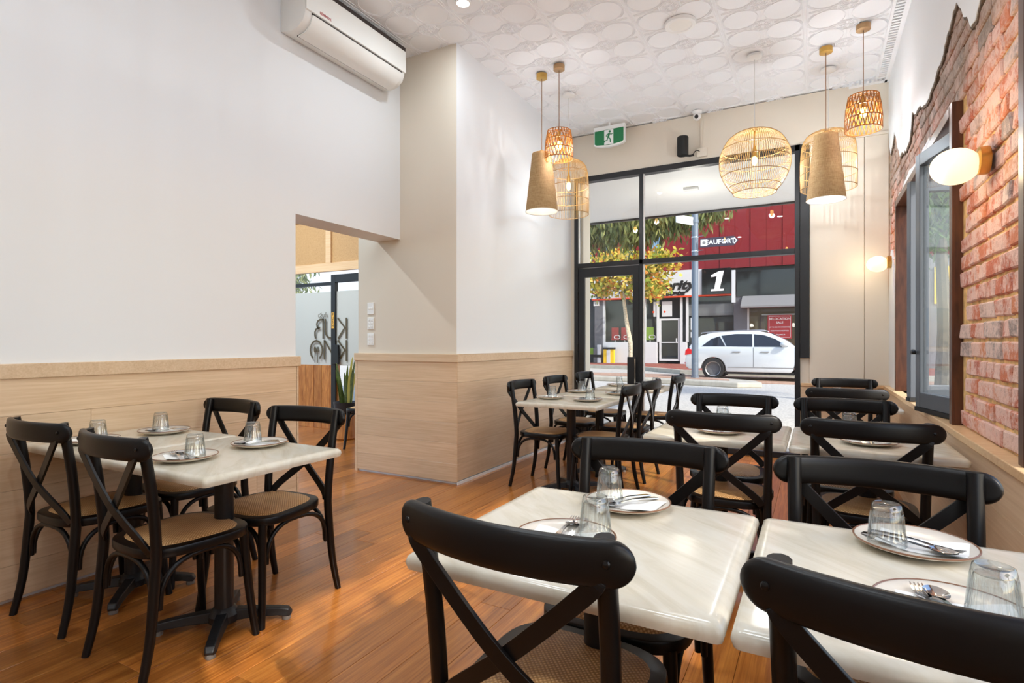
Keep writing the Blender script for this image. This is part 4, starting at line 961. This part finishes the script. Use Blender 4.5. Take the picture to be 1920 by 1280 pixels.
for a, b, c, d in ((-7.3, -7.2, .25, 2.5), (-6.32, -6.22, .25, 2.5), (-7.2, -6.32, 2.4, 2.5), (-7.2, -6.32, .25, .36), (-7.2, -6.32, 1.2, 1.25)): B(a, b, -.12, -.04, c, d).ob('door_frame', 'shopwhite', ag, smooth=0)
B(-7.2, -6.32, -.08, -.06, .3, 2.4).ob('door_pane', 'glass', ag, smooth=0); B(-6.42, -6.36, -.15, -.1, 1.2, 1.45).ob('door_handle', 'shopwhite', ag, smooth=0)
for a, b in ((-7.15, -6.62), (-7.6, -7.36)): pz = B(a, b, -.14, -.12, 2.6, 3.4).ob('window_poster', 'shopwhite', ag, smooth=0); MB().ell(((a+b)/2-.12, -.145, 2.85), .06, .01, .06, 10, 6).ob('poster_mark', 'orange', pz)
B(-10.95, -10.62, -.24, -.2, 3.28, 3.52).ob('house_number', 'linen_in', ag, smooth=0)
for tx, xx in (('11', -10.785),): ob('house_digits', text_mesh(tx, .2, 'black_ink', .004), ag, (xx, -.245, 3.4))
# shop with awning and sale sign
sh = thing('awning_shop', 'grey shop with sloping awning and black glass band across the street', 'shop', (0, FB, 0))
B(-3.56, -2.94, -.25, 0, 0, 3.6).ob('grey_pilaster', 'shopgrey', sh, smooth=0); B(-3.45, 2.2, -.3, 0, 3.52, 4.75).ob('black_glass_band', 'signblack', sh, smooth=0)
B(-3.62, -3.45, -.6, -.5, 3.2, 4.8).ob('blade_sign', 'shopwhite', sh, smooth=0)
MB().prism([(-.3, 3.52), (-1.15, 2.98), (-1.15, 2.9), (-.25, 2.9)], -3.15, 2.2, 'x').ob('awning', 'awninggrey', sh, smooth=0)
B(-2.94, -2.86, -.2, 0, 0, 2.9).ob('window_frame', 'shopwhite', sh, smooth=0); B(-2.86, 2.2, -.06, -.05, .5, 2.9).ob('pane', 'glass', sh, smooth=0)
B(-2.86, 2.2, .0, .24, 0, 2.9).ob('olive_backdrop', 'shopolive', sh, smooth=0); B(-2.86, 2.2, -.2, 0, 0, .5).ob('stall_riser', 'shopgrey', sh, smooth=0); B(-2.3, 2.2, -.02, 0, 2.55, 2.62).ob('light_strip', 'shopwhite', sh, smooth=0)
B(-2.4, -2.15, -.04, 0, .5, 2.55).ob('dark_post', 'brown', sh, smooth=0)
rs = thing('sale_sign', 'red relocation sale sign in the shop window across the street', 'sign', (-1.49, FB-.28, 1.98))
B(-.53, .53, 0, .03, -.57, .57).ob('board', 'signred', rs, smooth=0)
for a, b, c, d in ((-.47, .47, .5, .515), (-.47, .47, -.515, -.5), (-.47, -.455, -.5, .5), (.455, .47, -.5, .5)): B(a, b, -.006, 0, c, d).ob('border_line', 'white_ink', rs, smooth=0)
for tx, sz, zz in (('RELOCATION', .15, .38), ('SALE', .15, .2), ('UP TO 50% OFF STOREWIDE', .07, -.02), ('EVERYTHING MUST GO', .075, -.2), ('ENDS JUNE 30', .075, -.38)): ob('sign_lettering', text_mesh(tx, sz, 'white_ink', .004, bold=.002), rs, (0, -.006, zz))
# chairs and figure stand-ins at the agency window
for xx, cl, lb in ((-9.75, 'signred', 'red office chair behind the agency window, further from the tree'), (-9.2, 'signred', 'red office chair behind the agency window, nearer the tree'), (-7.8, 'lime', 'lime office chair behind the narrow agency window')):
    c = thing('office_chair', lb, 'chair', (xx, FB-.05, .9), 0, 'office chairs in the agency window')
    MB().box(-.2, .2, -.03, .02, .55, 1.15).ob('backrest', cl, c, smooth=0, bevel=.015); B(-.22, .22, -.035, .02, .46, .55).ob('seat', cl, c, smooth=0, bevel=.015)
    MB().tube([(.12+.17*math.cos(a*PI/8), -.04, .62+.1*math.sin(a*PI/8)) for a in range(16)], .02, 6, closed=True).ob('armrest', 'shopwhite', c); MB().tube([(0, 0, .35), (0, 0, .46)], .03).ob('stem', 'alloy', c)
ys = thing('yellow_figure_stand_in', 'plain yellow and white stand-in for a small figure by the white stall riser', 'stand', (-9.95, FB-.5, .1))  # plain blocks in place of a small yellow figure
for a in (-.3, .1): B(a, a+.2, -.1, .1, 0, .75).ob('yellow_leg', 'yellowp', ys, smooth=0, bevel=.01)
B(-.1, .1, -.12, .1, 0, .7).ob('white_front', 'shopwhite', ys, smooth=0); B(-.34, .34, -.13, .13, .75, .85).ob('cap', 'black_ink', ys, smooth=0, bevel=.01)
gs = thing('grey_figure_stand_in', 'plain black and white stand-in for a small figure by the grey pilaster', 'stand', (-10.65, FB-.45, .1))  # plain blocks in place of the second small figure
B(-.2, 0, -.1, .1, 0, .8).ob('panel', 'shopgrey', gs, smooth=0, bevel=.02); B(.02, .22, -.1, .1, 0, 1.0).ob('panel', 'shopwhite', gs, smooth=0, bevel=.02); B(-.22, .24, -.11, .12, .3, .45).ob('band', 'black_ink', gs, smooth=0)
yp = thing('parking_post', 'thin yellow parking post with white plates beyond the car', 'sign post', (-4.9, 26.4, 0.05))
MB().tube([(0, 0, 0), (0, 0, 2.3)], .035).ob('post', 'yellowp', yp); B(-.1, .1, -.05, -.03, 1.75, 2.3).ob('sign_plate', 'shopwhite', yp, smooth=0); B(-.1, .1, -.05, -.03, 1.4, 1.65).ob('sign_plate', 'shopwhite', yp, smooth=0)

# ---- street sign pole
po = thing('street_pole', 'grey galvanised street pole on the kerb island', 'pole', (-3.34, 18.3, .11))
MB().lathe([(.13, 0), (.13, .05), (.105, .06), (.10, 9), (0, 9.02)], 20).ob('shaft', 'galv', po)
ss = thing('street_sign', 'dark street name sign with white lettering fixed to the grey pole', 'street sign', (-3.22, 18.15, 4.33))
MB().prism([(.06, .145), (1.06, .145), (1.19, 0), (1.06, -.145), (.06, -.145)], -.01, .01, 'y').ob('blade', 'navy', ss, smooth=0)
ob('sign_lettering', text_mesh('BEAUFORT', .2, 'white_ink', .002, bold=.004), ss, (.60, -.014, -.005)); ob('sign_lettering', text_mesh('ST', .08, 'white_ink', .002), ss, (1.0, -.014, .05))
MB().bar([(1.06, -.013, .09), (1.13, -.013, 0), (1.06, -.013, -.09)], .035, .004, up=(0, 1, 0)).ob('arrow_mark', 'white_ink', ss, smooth=0)
cr = B(.08, .28, -.014, -.01, -.1, .1).ob('crest_plate', 'white_ink', ss, smooth=0); MB().ell((.18, -.016, 0), .05, .003, .05, 10, 6).ob('crest_mark', 'awninggrey', cr)
for zz in (-.22, .22):
    MB().tube([(-.02, .02, zz), (.16, 0, zz)], .012, 6).ob('bracket', 'galv', ss); MB().lathe([(.108, -.02), (.112, -.02), (.112, .02), (.108, .02)], 18, (-.12, .15, zz)).ob('clamp', 'alloy', ss)
s2 = thing('side_sign', 'white narrow street sign edge-on at the top of the pole', 'street sign', (-3.34, 18.3, 5.05))
MB().lathe([(.1, -.05), (.115, -.05), (.115, .05), (.1, .05)], 18).ob('clamp', 'galv', s2)
sb = B(-.9, -.1, -.01, .01, -.13, .13).mesh('blade', 'shopwhite', smooth=0); ob('blade', sb, s2, None, (0, 0, rad(62)))

# ---- car
car = thing('white_car', 'white station wagon parked across the street, seen from its side', 'car', (-3.98, 20.9, -.035))
def archp(cx, r, n=12): return [(cx+r*math.cos(PI-PI*i/n), .36+r*math.sin(PI-PI*i/n)) for i in range(n+1)]
low = [(.14, .34), (.03, .42), (.0, .62), (.04, .85), (.10, 1.02), (.2, 1.10), (3.3, 1.10), (4.0, 1.02), (4.4, .88), (4.6, .68), (4.63, .45), (4.5, .3), (4.2, .27)]
low += [(p[0], max(p[1], .27)) for p in archp(3.78, .40)[::-1]]+[(3.3, .27), (1.35, .27)]+[(p[0], max(p[1], .27)) for p in archp(.93, .40)[::-1]]
MB().prism(low, -.94, .94, 'y').ob('body', 'carwhite', car, smooth=30, bevel=.035)
gp = [(.12, 1.08), (.24, 1.28), (.5, 1.50), (.9, 1.60), (1.6, 1.655), (2.3, 1.645), (2.7, 1.56), (3.1, 1.36), (3.5, 1.08)]
def wz(z): return .90-.24*(z-1.08)/.57
n = len(gp); V = [(x, -wz(z), z) for x, z in gp]+[(x, wz(z), z) for x, z in gp]
MB().add(V, [tuple(range(n)), tuple(range(n, 2*n))[::-1]]+[(i, n+i, n+(i+1) % n, (i+1) % n) for i in range(n)]).ob('cabin', 'carwhite', car, smooth=30, bevel=.02)
for poly in ([(.55, 1.13), (.85, 1.38), (1.12, 1.47), (1.32, 1.13)], [(1.36, 1.13), (1.18, 1.485), (1.6, 1.545), (2.14, 1.54), (2.16, 1.12)], [(2.22, 1.12), (2.2, 1.535), (2.5, 1.5), (2.85, 1.37), (3.22, 1.12)]):
    for s in (-1, 1):
        q = MB().add([(x, s*(wz(z)+.014), z) for x, z in poly]+[(x, s*(wz(z)-.01), z) for x, z in poly], [tuple(range(len(poly))), tuple(range(len(poly), 2*len(poly)))]+[(i, (i+1) % len(poly), len(poly)+(i+1) % len(poly), len(poly)+i) for i in range(len(poly))]); q.ob('side_window', 'carglass', car, smooth=0)
MB().add([(3.46, -.8, 1.12), (3.46, .8, 1.12), (2.74, .6, 1.57), (2.74, -.6, 1.57), (3.44, -.8, 1.10), (3.44, .8, 1.10), (2.72, .6, 1.55), (2.72, -.6, 1.55)], [(0, 1, 2, 3), (7, 6, 5, 4), (0, 4, 5, 1), (1, 5, 6, 2), (2, 6, 7, 3), (3, 7, 4, 0)]).ob('windscreen', 'carglass', car, smooth=0)
for xx in (2.19, 3.42): B(xx, xx+.008, -.945, -.935, .42, 1.1).ob('door_seam', 'tyre', car, smooth=0)
B(1.4, 3.4, -.95, -.93, .42, .44).ob('sill_moulding', 'awninggrey', car, smooth=0); B(1.32, 3.4, -.9, .9, .2, .3).ob('dark_sill_trim', 'tyre', car, smooth=0)  # dark box along the underside, between the wheels
for xx in (1.55, 2.42): B(xx, xx+.25, -.975, -.945, .93, .965).ob('door_handle', 'alloy', car, smooth=0, bevel=.008)
MB().ell((3.12, -1.03, 1.2), .13, .09, .09, 12, 8).ob('wing_mirror', 'carwhite', car)
for s in (-1, 1): MB().prism([(.0, .82), (.26, .88), (.27, 1.0), (.1, 1.06), (.02, .98)], s*.95-.01, s*.95+.01, 'y').ob('tail_light', 'tail', car, smooth=0)
B(-.02, .2, -.9, .9, .52, .57).ob('rear_reflector', 'tail', car, smooth=0)
for s in (-1, 1): MB().tube(spline([(.5, s*.66, 1.56), (.7, s*.66, 1.61), (2.3, s*.66, 1.67), (2.55, s*.66, 1.63)], 4), .018, 6).ob('roof_rail', 'alloy', car)
MB().tube([(.75, 0, 1.6), (.6, 0, 1.82)], .008, 6).ob('aerial', 'tyre', car)
def wheel_parts():
    t = MB().lathe([(.25, -.12), (.34, -.12), (.365, -.08), (.365, .08), (.34, .12), (.25, .12)], 32, closed=True).mesh('tyre', 'tyre', smooth=40)
    r = MB().lathe([(.262, -.125), (.24, -.11), (.23, .1), (.25, .12)], 32, closed=True)
    for i in range(5):
        for o in (-.13, .13):
            a = 2*PI*i/5+PI/2; c, s = math.cos(a), math.sin(a); c2, s_2 = math.cos(a+o), math.sin(a+o)
            r.bar([(.03*c, .03*s, -.10), (.245*c2, .245*s_2, -.115)], .03, .02, up=(0, 0, 1))
    r.lathe([(0, -.13), (.05, -.128), (.06, -.1), (.06, -.08), (0, -.08)], 16)
    d = MB().lathe([(0, -.03), (.22, -.03), (.22, 0), (0, 0)], 24).mesh('brake_disc', 'shopgrey', smooth=30)
    return t, r.mesh('rim', 'alloy', smooth=30, merge=False), d
wt, wrm, wdk = wheel_parts()
for xx in (.93, 3.78):
    for s in (-1, 1):
        q = ob('wheel_tyre', wt, car, (xx, s*.82, .365), (s*-PI/2, 0, 0)); ob('wheel_rim', wrm, q); ob('brake_disc', wdk, q)
tg = B(-4.3, -3.4, 0, 0, 0, 0) if False else None

# ---- trees
def tree(nm, label, x, y, trunk, crown, lm, n, size, droop=0, bm_='bark', seed=1, branches=9):
    rr = random.Random(seed); t = thing(nm, label, 'tree', (x, y, -.04))
    tp_ = spline(trunk, 4); k = len(tp_); MB().tube(tp_, [.14*(1-.6*i/k) for i in range(k)], 9).ob('trunk', bm_, t)
    top = tp_[-1]
    for i in range(branches):
        c, r = crown[i % len(crown)]; e = Vector(c)+Vector((rr.uniform(-.7, .7)*r[0], rr.uniform(-.7, .7)*r[1], rr.uniform(-.5, .7)*r[2]))
        mid = (top+e)/2+Vector((rr.uniform(-.3, .3), rr.uniform(-.3, .3), rr.uniform(0, .4))); b = spline([top-Vector((0, 0, .4)), mid, e], 3)
        MB().tube(b, [.05*(1-.8*j/len(b)) for j in range(len(b))], 5).ob('branch', bm_, t)
    V = []; F = []
    cl = [[Vector(c)+Vector((rr.gauss(0, .42)*r[0], rr.gauss(0, .42)*r[1], rr.gauss(0, .42)*r[2])) for _ in range(26)] for c, r in crown]
    for i in range(n):
        g = cl[i % len(cl)]; p = rr.choice(g)+Vector((rr.gauss(0, .26), rr.gauss(0, .26), rr.gauss(0, .22)))
        d = Vector((rr.uniform(-1, 1), rr.uniform(-1, 1), rr.uniform(-1, .4)-droop)).normalized(); u = d.cross(Vector((rr.uniform(-1, 1), rr.uniform(-1, 1), rr.uniform(-1, 1)))).normalized()
        L = size*rr.uniform(.7, 1.3); W = L*(.28 if not droop else .13); o = len(V)
        V += [p-d*L*.5, p+u*W, p+d*L*.5, p-u*W]; F.append((o, o+1, o+2, o+3))
    m = MB(); m.v = V; m.f = F; f = m.ob('foliage', lm, t, smooth=0, merge=False); f['kind'] = 'stuff'
    return t
tree('street_tree', 'autumn street tree with yellow leaves and pale trunk across the street', -8.1, 27.2, [(0, 0, 0), (.05, 0, 1.0), (-.15, 0, 2.2), (-.3, 0, 3.4), (-.25, 0, 4.2)],
     [((-1.2, 0, 4.2), (1.0, .8, .7)), ((-.3, 0, 5.4), (1.4, .9, .9)), ((1.0, -.2, 4.0), (1.2, .8, .55)), ((-1.4, 0, 5.2), (1, .8, .8)), ((.3, 0, 4.6), (1.2, .8, .8)), ((1.6, 0, 5.2), (.9, .6, .5))], 'autumn', 3800, .27, seed=3)
tree('gum_tree', 'drooping grey green gum tree overhanging the street', -11.2, 21.4, [(0, 0, 0), (.3, 0, 2.5), (1.0, 0, 4.6), (2.0, 0, 6.2)],
     [((3.6, 0, 5.9), (1.2, .8, .7)), ((5.0, -.2, 5.7), (1.1, .7, .7)), ((6.2, 0, 5.9), (1.0, .7, .6)), ((2.6, .2, 5.9), (1.2, .8, .8)), ((5.0, .2, 6.8), (1.9, 1, .8)), ((7.4, .2, 6.3), (.9, .6, .45))], 'gum', 6500, .34, 1.6, 'barkdark', 5, 12)
tree('verge_tree', 'green verge tree with dark trunk seen through the side window', 2.08, 13.0, [(0, 0, 0), (.05, 0, 1.5), (0, 0, 3.2), (.1, 0, 4.4)],
     [((0, 0, 4.4), (1.2, 1.0, .9)), ((.3, .4, 3.5), (.7, .7, .5)), ((-.3, -.3, 3.7), (.7, .7, .5))], 'green', 3600, .2, .6, 'barkdark', 8, 7)
tree('side_street_tree', 'leafy tree on the side street shading the windows beside the viewer', 4.4, -1.4, [(0, 0, 0), (0, .05, 1.5), (0, 0, 2.6), (.1, 0, 3.4)],
     [((0, 0, 4.0), (1.0, 1.3, .9)), ((-.3, .9, 3.8), (.8, .9, .7)), ((0, -.9, 4.1), (.9, .9, .7)), ((-.2, .3, 3.2), (.6, 1.2, .5))], 'green', 1900, .30, .2, 'barkdark', 12, 8)
hr = thing('far_tree', 'leafy green tree beyond the next room windows', 'tree', (0, 0, 0)); bpy.data.objects.remove(hr)
tree('corner_tree', 'leafy gum seen over the frosted glass of the next room', -17.5, 13.5, [(0, 0, 0), (.1, 0, 1.5), (0, 0, 3.0)], [((0, 0, 3.6), (1.4, 1, .7)), ((1.0, 0, 3.4), (1, 1, .6)), ((-1.2, 0, 3.5), (1, 1, .6))], 'gum', 2600, .26, 1.0, 'barkdark', 21, 6)
